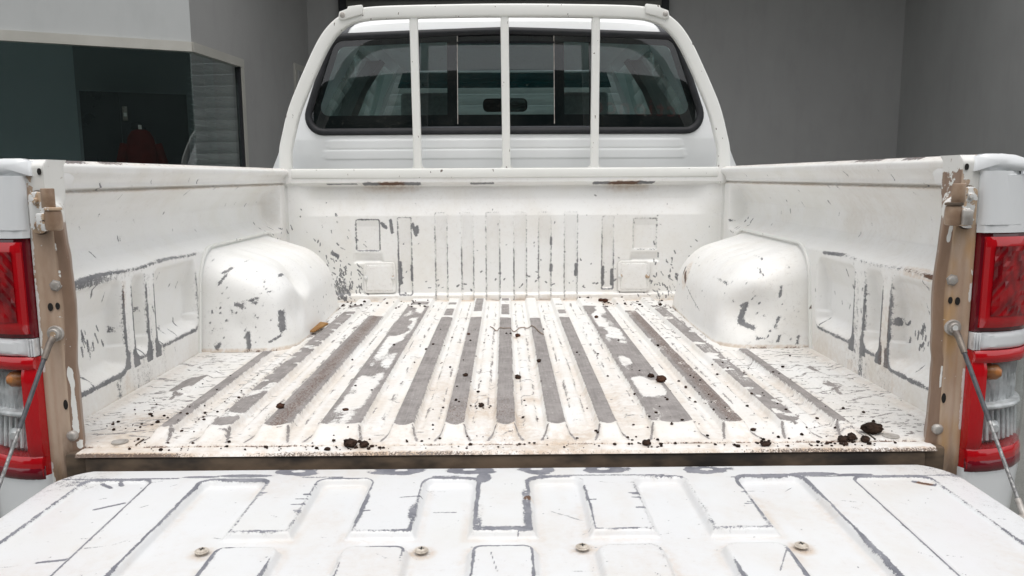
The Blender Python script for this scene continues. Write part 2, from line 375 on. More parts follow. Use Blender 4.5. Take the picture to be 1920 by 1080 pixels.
# cream trim over the glass and jamb
polyslab('window_head', [PA+nA*.014, P0+nA*.014, P0-nA*.05, PA-nA*.05], WZ, 1.331, M_ALU)
polyslab('window_head', [P0+nB*.014+dB*.002, PB1+nB*.014+dB*.05, PB1-nB*.05+dB*.05, P0-nB*.05+dB*.002], WZ+.001, 1.332, M_ALU)
polyslab('window_jamb', [PB1+nB*.013, PB1+nB*.013+dB*.048, PB1-nB*.05+dB*.048, PB1-nB*.05], GZ+.002, WZ, M_ALU)
polyslab('glazing_strip', [PB1+nB*.006-dB*.022, PB1+nB*.006-dB*.001, PB1-nB*.03-dB*.001, PB1-nB*.03-dB*.022], GZ+.002, WZ, M_RUBBER)
for k in range(3):                                             # glass panes, butted with thin joints
    a = P0+dA*(.01+k*1.9); b = P0+dA*(.01+(k+1)*1.9-.012)
    slab('glass_pane', a, b, GZ+.01, WZ-.001, -.024, -.014, nA, M_SHOP, bld)
slab('glass_pane', P0+dB*.014, PB1-dB*.024, GZ+.01, WZ-.001, -.024, -.014, nB, M_SHOP, bld)
# room behind the glass
rm = MB(); q = [PA-nA*.3, PA-nA*4.5, PB2-nB*3.4, PB2-nB*.3]
polyslab('room_floor', [PA-nA*.03, P0-nA*.03, PB2-nB*.25, PB2-nB*4.5, PA-nA*4.8], GZ, GZ+.01, M_ROOM)
polyslab('room_ceiling', [PA-nA*.06, P0-nA*.06+dB*.06, PB2-nB*.25, PB2-nB*4.5, PA-nA*4.8], 1.70, 1.75, M_ROOM)
slab('room_wall', PA-nA*3.2, P0-nA*3.2+dB*.8, GZ+.01, 1.70, -.1, 0, nA, M_ROOM, bld)
slab('room_wall', PB2-dB*.6-nB*.25, PB2-dB*.6-nB*4.0, GZ+.01, 1.70, 0, .1, -dB, M_ROOM, bld)
# blind behind the narrow pane: slats too fine to pick apart
bl = MB()
for k in range(58):
    z = 1.24-k*.034
    a, b = P0+dB*.06-nB*.07, PB1-dB*.06-nB*.07; n2 = nB*.026
    bl.add([(a.x-n2.x*.5, a.y-n2.y*.5, z), (b.x-n2.x*.5, b.y-n2.y*.5, z), (b.x+n2.x*.5, b.y+n2.y*.5, z-.012), (a.x+n2.x*.5, a.y+n2.y*.5, z-.012)], [(0, 1, 2, 3)])
tag(bl.build('window_blind', M_BLIND, bld), kind='stuff')
# narrow door further along the side wall
d0, d1 = P0+dB*1.92, P0+dB*2.36
slab('door_frame', d0, d1, GZ, 1.46, .001, .02, nB, M_ALU, bld)
slab('door_leaf', d0+dB*.05, d1-dB*.05, GZ+.01, 1.40, .021, .028, nB, M_WALLC, bld)
# back wall with the garage bay
BY = 7.85
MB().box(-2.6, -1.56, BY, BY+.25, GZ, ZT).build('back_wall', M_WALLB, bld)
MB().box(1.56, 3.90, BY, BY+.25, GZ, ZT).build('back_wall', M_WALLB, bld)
MB().box(-1.559, 1.559, BY+.002, BY+.25, 2.20, ZT).build('back_wall', M_TAN, bld)
MB().add([(3.88, BY, GZ), (3.79, 4.6, GZ), (4.04, 4.6, GZ), (4.13, BY, GZ), (3.88, BY, ZT), (3.79, 4.6, ZT), (4.04, 4.6, ZT), (4.13, BY, ZT)],
         [(0,3,2,1),(4,5,6,7),(0,1,5,4),(1,2,6,5),(2,3,7,6),(3,0,4,7)]).build('side_wall', M_WALLC, bld)
MB().box(-3.2, 3.9, 5.9, 8.1, 3.05, 3.2).build('canopy', M_TAN, bld)
rd = empty('roller_door', (0, BY+.15, GZ), 'pale slatted roller door in the garage bay behind the cab', 'roller door')
for k in range(24):
    z = GZ+.02+k*.112
    MB().prism([(BY+.15, z), (BY+.138, z+.02), (BY+.132, z+.054), (BY+.138, z+.09), (BY+.15, z+.108), (BY+.165, z+.054)], 'x', -1.47, 1.47).build('slat', M_ROLL, rd)
MB().box(-1.50, 1.50, BY-.10, BY+.12, 2.02, 2.13).build('hood', M_DARK, rd, .01)
MB().box(-1.50, 1.50, BY-.16, BY-.04, 2.085, 2.16).build('hood_lip', M_TAN, rd, .006)
for s in (-1, 1):
    MB().box(s*1.53-.05, s*1.53+.05, BY-.06, BY+.17, GZ, 2.5).build('guide', M_RUBBER, rd, .006)

# dim black door and an invented red stand-in shape seen through the showroom glass
def inroom(px_ratio, dep):   # plan point on the sight line X = ratio*Y, dep metres behind facade A
    t = (P0-nA*dep); r = px_ratio
    # point t + dA*s with x = r*y
    s = (r*t.y-t.x)/(dA.x-r*dA.y); return t+dA*s
bd = empty('black_door', (*inroom(-.46, .5), GZ), 'tall black double door standing behind the showroom glass', 'door')
a, b = inroom(-.395, .5), inroom(-.527, .5); mid = inroom(-.478, .5)
slab('leaf', a, mid-dA*.0006, GZ+.012, 1.03, -.05, 0, nA, M_DOOR, bd)
slab('leaf', mid+dA*.0006, b, GZ+.012, 1.03, -.05, 0, nA, M_DOOR, bd)
slab('partition', inroom(-.372, .85), inroom(-.531, .85), GZ+.012, 1.69, -.08, 0, nA, M_PART, bld)
lk = mid-dA*.03
slab('lock', lk-dA*.016, lk+dA*.016, .83, .93, .002, .03, nA, M_EYE, bd, .004)
slab('lock_plate', lk-dA*.010, lk+dA*.010, .86, .885, .031, .036, nA, M_ALU, bd)
g = inroom(-.455, .28)  # invented solid for a dim red shape taken as a person's reflection
red_form = MB(); rings = []
for z, hw_, dp in ((-.10, .11, .07), (.2, .11, .08), (.45, .105, .08), (.62, .10, .07), (.70, .085, .06), (.745, .06, .045), (.76, .03, .03)):
    rings.append([(g.x+dA.x*hw_*math.cos(t)+nA.x*dp*math.sin(t), g.y+dA.y*hw_*math.cos(t)+nA.y*dp*math.sin(t), z) for t in [2*math.pi*i/20 for i in range(20)]])
vs = [v for r in rings for v in r]; fs = [(i*20+k, i*20+(k+1) % 20, (i+1)*20+(k+1) % 20, (i+1)*20+k) for i in range(len(rings)-1) for k in range(20)]
fs += [tuple(range(20))[::-1], tuple(range(120, 140))]
gr = empty('red_standin', (g.x, g.y, GZ), 'dim red invented stand-in shape before the black showroom door', 'stand-in shape')
red_form.add(vs, fs).build('body', M_RED, gr)
for s in (-1, 1):
    sx = Vector((g.x, g.y))+dA*.10*s
    MB().tube([(sx.x, sx.y, .66), (sx.x+dA.x*.04*s, sx.y+dA.y*.04*s, .5), (sx.x+dA.x*.05*s, sx.y+dA.y*.05*s, .15)], [.035, .035, .03], 10).build('sleeve', M_RED, gr)  # side limbs of the invented red shape
MB().tube([(g.x, g.y, GZ+.01), (g.x, g.y, .79)], .012, 8).build('pole', M_STEEL, gr)  # made-up support holding the red stand-in
MB().lathe((g.x, g.y, GZ+.012), (0, 0, 1), [(.18, 0), (.18, .012), (.02, .03)], 20).build('base', M_STEEL, gr)

# ---- building across the yard, mirrored in the rear window
OY = -5.0; OZ = 4.02
ob = empty('shed_building', (0, OY, GZ), 'long dark shed across the yard, mirrored low in the cab rear window', 'building')
MB().box(-6.5, 6.5, OY-4, OY, GZ, OZ).build('wall', M_OPP, ob)
MB().box(-6.7, 6.7, OY-4.2, OY+.15, OZ+.002, OZ+.08).build('roof_edge', M_DARK, ob, .02)
def text_mesh(ch, size, ext):
    cu = bpy.data.curves.new('t', 'FONT'); cu.body = ch; cu.size = size; cu.extrude = ext; cu.resolution_u = 4
    o = bpy.data.objects.new('t', cu); COL.objects.link(o); bpy.context.view_layer.update()
    me = bpy.data.meshes.new_from_object(o.evaluated_get(bpy.context.evaluated_depsgraph_get()))
    wdt = max(v.co.x for v in me.vertices) if len(me.vertices) else 0
    bpy.data.objects.remove(o); bpy.data.curves.remove(cu); return me, wdt
SGN = empty('sign_lettering', (2.5, OY, 3.5), 'dark red raised sign letters on the shed, mirrored in the rear window', 'sign')
SX, SZ, SS = 4.55, 3.52, .40
xx = 0.
for ch in 'auctionco':
    me, wd = text_mesh(ch, SS, .02); me.materials.append(M_SIGN)
    o = bpy.data.objects.new('letter', me); COL.objects.link(o); o.parent = SGN
    # readable from the yard: text runs along -X (viewer faces -Y)
    o.matrix_local = Matrix.Translation(Vector((SX-xx, OY+.03, SZ))-SGN.location) @ Matrix.Rotation(math.pi, 4, 'Z') @ Matrix.Rotation(math.pi/2, 4, 'X') @ Matrix.Scale(1.45, 4, (1, 0, 0))
    xx += wd*1.45+.07

# ================================================================== THE TRUCK
TR = empty('pickup_truck', (0, 2.3, GZ), 'white double-cab pickup with worn open cargo bed and lowered tailgate', 'pickup truck')

# ---- bed floor
def bed_floor():
    x = np.linspace(-.742, .742, 496); y = np.linspace(1.1715, 2.672, 432)
    X, Y = np.meshgrid(x, y)
    h = np.zeros_like(X); W = np.zeros_like(X); R = np.zeros_like(X); D = np.zeros_like(X)
    ribs = [(-.002, .0150, 2.26, 0.), (-.0875, .0155, 2.27, 0.), (.0840, .0145, 2.26, 0.), (-.1735, .0160, 2.27, 0.), (.1700, .0140, 2.26, 0.),
            (-.2800, .0335, 2.47, 1.), (.2790, .0340, 2.46, 1.15), (-.3865, .0215, 2.30, 0.), (.3800, .0165, 2.36, .15), (-.4790, .0165, 2.50, .35), (.4780, .0165, 2.50, .45),
            (-.5680, .0095, 1.83, .0), (.5620, .0085, 1.82, .0)]
    W += .04+.06*fbm(X*9, Y*5, 3)
    top_all = np.zeros_like(X)
    for c, hw_, yf, patch in ribs:
        c2 = c + (X*0)
        dx = np.abs(X-c2); s = ss(hw_+.0065, hw_, dx)
        far = 2.64 if yf > 2 else yf+.01
        e = ss(1.208, 1.262, Y)*ss(far+.012, far-.012, Y)
        h = np.maximum(h, .0125*s*e); top_all = np.maximum(top_all, s*e)
        sdv = np.minimum(np.minimum(hw_+.0015-dx, (Y-1.262-.006*(vn(X*60, Y*0, 5)-.5)-.012*(dx/hw_)**2)), yf-Y+.02*(vn(X*40, Y*0, 9)-.5))
        ww = np.clip(.5+sdv/.0065, -.2, 1.0)
        if patch:
            pn = fbm((X-c)*22+c*31, Y*9+c*13, 21, 3)
            ww = ww-patch*1.0*ss(.34, .72, pn)*ss(hw_*1.05, hw_*.45, dx)
        if not patch or patch < .5:
            ww = ww-.75*ss(.70, .78, vn((X-c)*34+c*99, Y*34, 31))*(patch*1.2+.25)
        W = np.maximum(W, np.where(ww > .1, ww, 0))
        # patchy remains of wear further forward
        if yf > 2 and abs(c) < .3:
            fp = (dx < hw_*.95) & (Y > yf+.03) & (Y < 2.625)
            blk = .62*ss(.52, .6, vn(Y*0+c*77, Y*15+c*57, 41))*ss(hw_, hw_*.7, dx)
            W = np.where(fp, np.maximum(W, .1+blk), W)
        # worn corner creases at the rear end of each rib
        it = []
        for sgn in (-1, 1):
            it.append((c+sgn*(hw_+.001), 1.264, c+sgn*(hw_+.013), 1.214, .0028, .72))
        marks(W, X, Y, it)
        # grime beside the ribs
        D = np.maximum(D, .42*ss(.022, .004, np.abs(dx-hw_-.010))*ss(.30, .5, fbm(X*7, Y*4+c*9, 51))*ss(2.5, 1.5, Y))
    cs = sorted(r[0] for r in ribs)
    for a, b in zip(cs[:-1], cs[1:]):                    # shallow bead pressed between the ribs
        c = (a+b)/2; hb = .011 if b-a < .1 else .016
        sb = rbox(X, Y, c-hb, c+hb, 1.275, 2.60, .006)
        h = np.maximum(h, .0034*ss(.0022, -.0022, sb))
        W = np.maximum(W, .40*ss(.0035, .0, np.abs(sb))*ss(.38, .6, fbm(X*12, Y*6, 61)))
    for sgn in (-1, 1):                                   # short beads at the sides
        sb = rbox(X, Y, *sorted((sgn*.632, sgn*.668)), 1.50, 1.69, .008)
        h = np.maximum(h, .006*ss(.010, -.002, sb))
        ww = np.clip(.5-(sb+.002)/.007, 0, .95)-.9*ss(.5, .62, fbm(X*25, Y*14, 71+sgn))
        W = np.maximum(W, ww)
        marks(W, X, Y, [(sgn*.632, 1.69, sgn*.60, 1.705, .003, .6), (sgn*.65, 1.50, sgn*.645, 1.465, .005, .7)])
    # chips in the channels, denser towards the sides and the rear corners
    W = np.maximum(W, np.where(top_all < .3, .10+.09*ss(.40, .66, np.abs(X))+.04*ss(1.8, 1.3, Y)+.14*(fbm(X*14, Y*10, 81)-.5), 0))
    # long faint scratches in the outer areas
    it = scatter(150, .50, .72, 1.22, 1.85, .01, .05, .0024, 0, .5, .62, 3)+scatter(150, -.72, -.50, 1.22, 1.85, .01, .05, .0024, math.pi, .5, .62, 4)
    it += scatter(420, -.48, .48, 1.23, 2.6, .003, .022, .0021, 0, 1.0, .62, 5)+scatter(260, -.72, -.44, 1.22, 1.86, .002, .012, .0022, 0, .9, .68, 55)+scatter(260, .44, .72, 1.22, 1.86, .002, .012, .0022, 0, .9, .68, 56)
    it += scatter(90, -.53, -.42, 1.9, 2.62, .003, .03, .003, 1.2, .5, .75, 57)+scatter(90, .42, .53, 1.9, 2.62, .003, .03, .003, 1.9, .5, .75, 58)
    for a, b in zip(cs[:-1], cs[1:]):
        c = (a+b)/2; it += scatter(34, c-.013, c-.010, 1.28, 2.58, .008, .05, .0017, math.pi/2, .05, .6, int(c*1000)+77)+scatter(34, c+.010, c+.013, 1.28, 2.58, .008, .05, .0017, math.pi/2, .05, .6, int(c*1000)+78)
    marks(W, X, Y, it)
    slope = (top_all > .06) & (top_all < .93) & (Y > 1.268)
    W = np.where(slope, np.minimum(W, .27), W)
    # stains
    D = np.maximum(D, 1.0*ss(.35, .62, fbm(X*9, Y*4.2, 91))*ss(.40, .08, np.abs(X-.02))*ss(2.05, 1.30, Y)*.8)
    D = np.maximum(D, .14*ss(.4, .65, fbm(X*5, Y*5, 92)))
    D = np.maximum(D, .75*ss(.05, 0, np.hypot((X-.05)/1.0, (Y-1.44)/1.2)))
    D = np.maximum(D, .55*ss(.5, .7, fbm(X*9, Y*6, 95))*ss(.3, .5, np.abs(X))*ss(1.6, 1.3, Y))
    D = np.maximum(D, .55*ss(.025, 0, np.abs(Y-1.205))*(.4+.6*vn(X*30, Y*0, 8)))
    D = np.maximum(D, .9*ss(.05, .0, 2.668-Y)*ss(.30, .65, vn(X*16, Y*0, 14)+.35*(np.abs(X) > .42)))
    for cx, cy, cr in ((.599, 1.235, .03), (.555, 1.205, .04), (-.24, 1.20, .035), (.309, 1.52, .026), (.024, 1.606, .018), (.072, 1.70, .016), (-.085, 1.58, .016), (-.405, 1.362, .02), (.03, 2.03, .02), (.32, 2.565, .05), (.408, 1.19, .03), (.222, 1.197, .02), (-.62, 1.31, .08)):
        D = np.maximum(D, .85*ss(cr*1.5, cr*.3, np.hypot(X-cx, (Y-cy)*.8))*(.35+.9*fbm(X*45, Y*35, 111)))
    D = np.maximum(D, .35*ss(.03, .0, np.abs(np.abs(X)-.725)))
    W = np.maximum(W, .55*ss(.03, 0, 2.662-Y)*ss(.4, .6, vn(X*24, Y*20, 15)))
    R = np.maximum(R, ss(.05, .0, 2.662-Y)); R = np.maximum(R, .55*ss(.35, .75, fbm(X*6, Y*3, 97))*ss(1.9, 1.3, Y)*(top_all > .5)*.75)
    R = np.maximum(R, .5*ss(.35, .38, np.abs(X))*ss(.42, .39, np.abs(X)))
    # sill: seam, small step down, rolled rear edge
    h = h-.0035*ss(.0025, .0008, np.abs(Y-1.202))
    h = np.where(Y < 1.200, -.003, h)
    W = np.where(Y < 1.206, .08+.10*vn(X*40, Y*40, 19), W); D = np.maximum(D, (.7+.8*vn(X*9, Y*0, 27))*ss(1.184, 1.173, Y))
    h = h-.006*np.clip((1.179-Y)/.008, 0, 1)**2
    W = np.where((np.abs(Y-1.203) < .0022), .35+.35*vn(X*25, Y*0, 23), W); R = np.where(np.abs(Y-1.203) < .003, .9, R)
    # flange seam along both walls
    h = h+.002*ss(.7195, .7215, np.abs(X))
    # slight buckles from use
    h = h+.003*(fbm(X*3, Y*2.2, 33)-.5)*ss(1.21, 1.3, Y)
    P = np.stack([X, Y, h], -1)
    keep = ~((np.abs(X) > .672) & (Y < 1.196))[:-1, :-1]
    return grid('bed_floor', P, M_FLOOR, TR, (W, R, D), keep)
FL = bed_floor()
for s in (-1, 1):                                        # plugged drain holes near the rear corners
    MB().lathe((s*.622, 1.218, .0005), (0, 0, 1), [(.013, 0), (.013, .0015), (.010, .002), (.008, .0006)], 18).build('drain_plug', M_STEEL, FL)
    MB().box(s*.59-.001, s*.59+.001, 1.204, 1.232, -.0005, .0016).build('seam_step', M_SILL, FL)
sb = MB().box(-.657, .657, 1.1745, 1.20, -.085, -.0105).build('rear_sill', M_SILL, TR, .003)
MB().box(-.80, .80, 1.26, 2.66, -.14, -.03).build('underbody', M_RUBBER, TR)

# ---- tailgate
TZ = -.025
def tailgate():
    u = np.linspace(-1, 1, 660); y = np.linspace(.655, 1.163, 262)
    Uu, Y = np.meshgrid(u, y)
    r = .062; hw_ = .684-np.where(Y > 1.101, r-np.sqrt(np.maximum(r*r-(Y-1.101)**2, 0)), 0)-np.where(Y < .70, .04-np.sqrt(np.maximum(.04**2-(.70-Y)**2, 0)), 0)
    X = Uu*hw_
    W = .02+.07*fbm(X*8, Y*8, 203); R = np.zeros_like(X); D = np.zeros_like(X)
    cen = [-.317, -.161, -.006, .149, .3025]
    box = rbox(X, Y, -.452-.03*0, .440, .695, 1.14, .02)
    upb = np.min([rbox(X, Y, c-.0385+.02*(Y-1.03)*(-1 if c < 0 else -1)*0, c+.0385, .945, 1.30, .011) for c in cen], 0)
    lob = np.min([rbox(X, Y, c-.0375, c+.0375, .735, .905, .013) for c in cen], 0)
    edges = [-.452]+[v for c in cen for v in (c-.0385, c+.0385)]+[.440]
    chn = np.min([rbox(X, Y, edges[i], edges[i+1], .60, 1.119, .016) for i in range(0, 12, 2)]+[rbox(X, Y, -.452, .440, .695, .945, .01)], 0)
    rec = np.maximum(np.maximum(box, chn), np.maximum(-upb, -lob))
    h = -.0095*ss(.0015, -.0075, rec)
    # outer side panels, shallow
    pl = rbox(X, Y, -.628, -.528+.035*(1.128-Y), .70, 1.124, .016); pr = rbox(X, Y, .512-.02*(1.11-Y), .628, .70, 1.112, .016)
    pan = np.minimum(pl, pr); h = h-.0035*ss(.001, -.006, pan)
    band = 1.0
    # worn edges: come and go along the outlines
    lo = fbm(X*7+3, Y*5, 211, 2); lo2 = fbm(X*16+9, Y*13, 213, 2)
    wob = .0035*(fbm(X*45, Y*45, 251, 3)-.5)
    e1 = ss(.0030+.0045*ss(.3, .7, fbm(X*11, Y*9, 253, 2)), .0006, np.abs(rec-.0022+wob))
    inblk = np.abs(X) < .42
    st = ss(.30, .55, lo)*.62+ss(.3, .7, lo2)*.28
    sideb = (np.abs(X+.452) < .02) | (np.abs(X-.44) < .02)
    st = np.where(sideb, .80, st+.12)
    st = np.where((Y > .93) & (Y < 1.09) & inblk, np.maximum(st, .48+.5*(lo2-.3)), st)
    W = np.maximum(W, e1*st)
    e2 = ss(.0046, .0006, np.abs(pan)); st2 = np.where(Y > 1.10, .82, np.where(np.abs(X) < .58, .80, .66+.4*(lo-.5)))
    W = np.maximum(W, e2*st2)
    # soft wider wear next to the worn block sides
    W = np.maximum(W, .66*ss(.0115, .002, np.abs(rec-.006))*ss(.56, .70, fbm(X*9, Y*7, 217, 2))*(Y > .94)*(Y < 1.10)*inblk)
    # hinge strip: grey patches round white bolt heads
    for cx, cy, sx in ((-.319, 1.151, .030), (-.162, 1.152, .036), (-.058, 1.1525, .040), (.045, 1.1525, .036), (.147, 1.151, .032), (.305, 1.146, .036)):
        q = np.hypot((X-cx)/sx, (Y-cy+.003)/.016)*(1+.9*(fbm(X*40, Y*60, 255, 3)-.5)); W = np.maximum(W, .95*ss(1.25, .75, q))
        W = np.where(np.hypot((X-cx)/.010, (Y-cy)/.0045) < 1, 0, W)
    for cx, cy, sx, sy in ((-.395, 1.134, .045, .007), (.46, 1.123, .040, .008), (.52, 1.118, .03, .006), (-.035, 1.12, .012, .02), (-.46, 1.131, .03, .005)):
        W = np.maximum(W, .9*ss(1.3, .6, np.hypot((X-cx)/sx, (Y-cy)/sy)))
    W = np.maximum(W, .66*ss(.0045, .001, np.abs(Y-1.126+.012*(X > 0)*(X > .3)))*ss(.45, .55, vn(X*11, Y*0, 219))*(rec > -.001))
    W = np.maximum(W, .75*ss(1.1585, 1.1615, Y)*(np.abs(X) < .45))
    # scuffed outer corners
    cr = ss(.52, .66, np.abs(X))*ss(1.04, 1.12, Y); W = np.maximum(W, cr*(.24+.36*fbm(X*30, Y*70, 223)))
    W = np.maximum(W, ss(.60, .66, np.abs(X))*(.14+.26*fbm(X*12, Y*25, 225)))
    it = []
    for c in cen:                                          # ragged nicks on the block sides
        for sgn in (-1, 1):
            for k in range(rnd.choice((0, 1, 3, 6))):
                yy = rnd.uniform(1.0, 1.075); L = rnd.uniform(.006, .018)
                it.append((c+sgn*.038, yy, c+sgn*(.038-L), yy+rnd.uniform(-.001, .001), .0019, .72))
    it += scatter(30, -.42, .42, .83, 1.11, .008, .03, .0010, 0, 1.0, .50, 6)+scatter(14, -.66, -.46, .82, 1.11, .006, .025, .0013, .7, .6, .55, 7)+scatter(14, .46, .66, .82, 1.11, .006, .025, .0013, 2.3, .6, .55, 8)
    it += scatter(150, -.62, .62, .80, 1.12, .0003, .002, .0012, 0, 3, .62, 9)
    it += [(-.565, 1.025, -.535, 1.045, .003, .8), (-.60, 1.115, -.58, 1.10, .004, .8), (-.575, 1.118, -.568, 1.108, .004, .9), (-.555, .875, -.525, .882, .003, .8), (.62, 1.085, .60, 1.098, .0045, .95),
           (.10, .99, .06, 1.02, .0012, .7), (-.02, .885, -.012, .84, .0011, .6), (.335, .885, .31, .835, .0012, .7), (-.10, 1.02, -.07, 1.02, .0015, .7), (-.15, 1.05, -.12, 1.055, .0015, .7)]
    marks(W, X, Y, it)
    R = np.maximum(R, .9*ss(.02, .006, np.hypot(X-.612, (Y-1.092)*1.4))); R = np.maximum(R, .8*ss(.012, .004, np.hypot(X-.03, Y-1.045)))
    R = np.maximum(R, .6*ss(.012, .004, np.hypot(X-.115, Y-.905)))
    D = .20*ss(.42, .7, fbm(X*6, Y*6, 231))+.10*ss(.5, .65, fbm(X*25, Y*12, 233))+.25*ss(-.004, -.009, rec)*ss(-.020, -.010, rec)*ss(.4, .6, fbm(X*9, Y*9, 237))
    for bx, by in ((-.373, .905), (-.105, .902), (.092, .907), (.361, .906)): D = np.maximum(D, .75*ss(.024, .010, np.hypot(X-bx, Y-by))*(.5+fbm(X*60, Y*60, 239)))
    # rolled outer edge
    h = h-.012*np.clip(1-(hw_-np.abs(X))/.014, 0, 1)**2-.006*np.clip(1-(1.163-Y)/.006, 0, 1)**2-.01*np.clip(1-(Y-.655)/.014, 0, 1)**2
    h = h+.0012*(fbm(X*4, Y*4, 235)-.5)
    P = np.stack([X, Y, TZ+h], -1)
    return grid('tailgate', P, M_GATE, TR, (W, R, D))
TG = tailgate()
def outline_tg():
    pts = []
    for t in np.linspace(0, 1, 10): a = math.pi/2*t; pts.append((.622+.062*math.sin(a), 1.101+.062*math.cos(a)))
    for t in np.linspace(0, 1, 8): a = math.pi/2*t; pts.append((.644+.04*math.cos(a), .695-.04*math.sin(a)))
    return [(-x, y) for x, y in pts[::-1]]+pts
ol = [(x*.9995, y) for x, y in outline_tg()]
MB().prism(ol, 'z', TZ-.060, TZ-.0125).build('tailgate_shell', M_BODY, TG, .004)
def screw(c, axis, r, mat, parent, name='screw', slot=True):
    MB().lathe(c, axis, [(r*1.25, 0), (r*1.25, .0014), (r*1.0, .0016), (r*.95, .0036), (r*.7, .0048), (r*.2, .005)], 18).build(name, mat, parent)
for x, y in ((-.373, .905), (-.105, .902), (.092, .907), (.361, .906)):
    sc = MB().lathe((x, y, TZ-.0060), (0, 0, 1), [(.0086, 0), (.0086, .0010), (.0072, .0013), (.0069, .0024), (.0056, .0032), (.001, .0034)], 24).build('screw', M_SCREW, TG)
    MB().box(x-.0035, x+.0035, y-.0009, y+.0009, TZ-.0030, TZ-.0024).build('slot', M_BLACK, sc); 
    MB().box(x-.0009, x+.0009, y-.0035, y+.0035, TZ-.0031, TZ-.0023).build('slot', M_BLACK, sc)

# ---- side walls
def side(sgn):
    y = np.linspace(1.215, 2.69, 480); z = np.linspace(-.002, .4505, 176)
    Y, Z = np.meshgrid(y, z)
    o = np.zeros_like(Y); R = np.zeros_like(Y)
    sd_ = 300+sgn*7
    W = -.06+.10*fbm(Y*9, Z*12, sd_); D = .16*ss(.42, .7, fbm(Y*3, Z*5, sd_+3))+.22*ss(.12, 0, Z)*(.4+fbm(Y*8, Z*4, sd_+5))
    # upper recessed panel: long soft top slope, steep bright ledge below
    ydom = ss(1.19, 1.24, Y)*ss(2.615, 2.59, Y)
    pr = np.interp(Z, [.243, .267, .288, .335, .372, .392, .398], [0, .040, .056, .055, .030, .007, 0])
    o += pr*ydom
    o += .0022*ss(.3, .7, np.abs(np.sin(Y*8+.6)))*ss(.29, .30, Z)*ss(.385, .35, Z)*ydom
    # rail face with a hollow cove under it and a seam line
    o += np.interp(Z, [.3945, .3975, .399, .4005, .403, .411, .420, .430, .436], [0, .0, .013, .013, .0, .001, -.004, -.016, -.017])
    o += .018*np.clip((Z-.440)/.010, 0, 1)**2
    # lower pockets
    e = [(1.10, 1.506), (1.546, 1.604), (1.645, 1.868)] if sgn < 0 else [(1.10, 1.486), (1.524, 1.594), (1.647, 1.846)]
    pk = np.min([rbox(Y, Z, a, b, zb, .232, .022) for (a, b), zb in zip(e, (.048, .062, .064))], 0)
    o += .030*ss(.001, np.where(Z < .10, -.028, -.014), pk)*np.interp(Z, [.17, .236], [1, .15])
    o += .004*ss(.05, .0, Z)*0
    lo = fbm(Y*6, Z*7, sd_+11, 2)
    zone = (Y < 1.9) & (Z < .245)
    near_rib = ss(.020, .008, np.min([np.abs(Y-v) for v in (e[0][1], e[1][0], e[1][1], e[2][0])], 0))
    thin = np.abs(pk-.0025)+.0035*(fbm(Y*50, Z*12, sd_+15)-.5)
    st_side = near_rib*np.interp(Z, [.05, .12, .19, .225], [1., .95, .75, .35])*(1.0 if sgn < 0 else .85)
    st_bot = ss(.085, .055, Z)*(.75+.5*(lo-.4))
    st_far = .52*ss(1.84, 1.86, Y)*ss(.5, .6, vn(Z*40, Y*0, sd_+16))
    W = np.maximum(W, np.where(zone, ss(.0078, .0015, thin)*np.maximum(st_side, np.maximum(st_bot, st_far)), 0))
    rib = zone & (pk > 0) & (Y > 1.45) & (Y < 1.68) & (Z < .225)
    W = np.where(rib, np.maximum(W, .16+.9*(fbm(Y*60, Z*7, sd_+13)-.5)+.10*ss(.16, .08, Z)), W)
    tri = zone & (pk > 0) & (Z > .045+.01*(lo-.5))
    W = np.where(tri, np.maximum(W, .95*ss(.098, .075, Z)*near_rib), W)
    R = np.maximum(R, .50*ss(.55, .72, fbm(Y*14, Z*10, sd_+17))*rib)
    # bruised crest of the ledge
    crest = ss(.007, .001, np.abs(Z-.2425-.002*np.sin(Y*23)))
    if sgn < 0: cs = ss(1.93, 1.86, Y)*(.62+.30*ss(1.55, 1.35, Y))
    else: cs = np.maximum(.95*ss(1.40, 1.36, Y)*1., np.maximum(.85*ss(1.84, 1.81, Y)*ss(1.69, 1.73, Y), .42*ss(1.9, 1.8, Y)))
    W = np.maximum(W, crest*cs)
    if sgn < 0: W = np.maximum(W, .80*ss(.016, .003, np.abs(Z-.236))*ss(1.62, 1.40, Y)*(.5+.9*(lo-.3)))
    if sgn > 0: R = np.maximum(R, ss(1.50, 1.40, Y)*ss(.012, .006, np.abs(Z-.2425)))
    R = np.maximum(R, .45*ss(.55, .75, fbm(Y*14, Z*10, sd_+17))*rib)
    # chipped top edge
    W = np.maximum(W, ss(.4435, .447, Z)*(.30+.55*ss(.52, .66, vn(Y*14, Z*0, sd_+19))*ss(1.75 if sgn < 0 else 2.2, 1.3, Y)))
    R = np.maximum(R, .5*ss(.44, .447, Z))
    it = scatter(24, 1.3, 2.6, .27, .43, .002, .012, .0022, math.pi/2, .7, .68, sd_+1)+scatter(30, 1.25, 1.88, .03, .22, .004, .022, .0024, math.pi/2, .5, .66, sd_+2)
    it += scatter(20, 1.3, 1.5, .09, .14, .006, .02, .003, 1.9, .4, .75, sd_+4)
    it += scatter(14, 2.45, 2.62, .20, .28, .003, .014, .003, 0, 1, .75, sd_+5)
    if sgn > 0: it += [(1.352, .31, 1.356, .25, .004, .95), (1.354, .33, 1.354, .29, .0028, .9)]
    marks(W, Y, Z, it)
    D = np.maximum(D, .8*ss(.005, .001, np.abs(Z-.397))); D = np.maximum(D, .45*ss(.012, 0, Z))
    o += .002*(fbm(Y*3, Z*5, sd_+23)-.5)
    X = sgn*(.742+o)
    return grid('side_wall', np.stack([X, Y, Z], -1), M_BED, TR, (W, R, D), flip=sgn < 0)
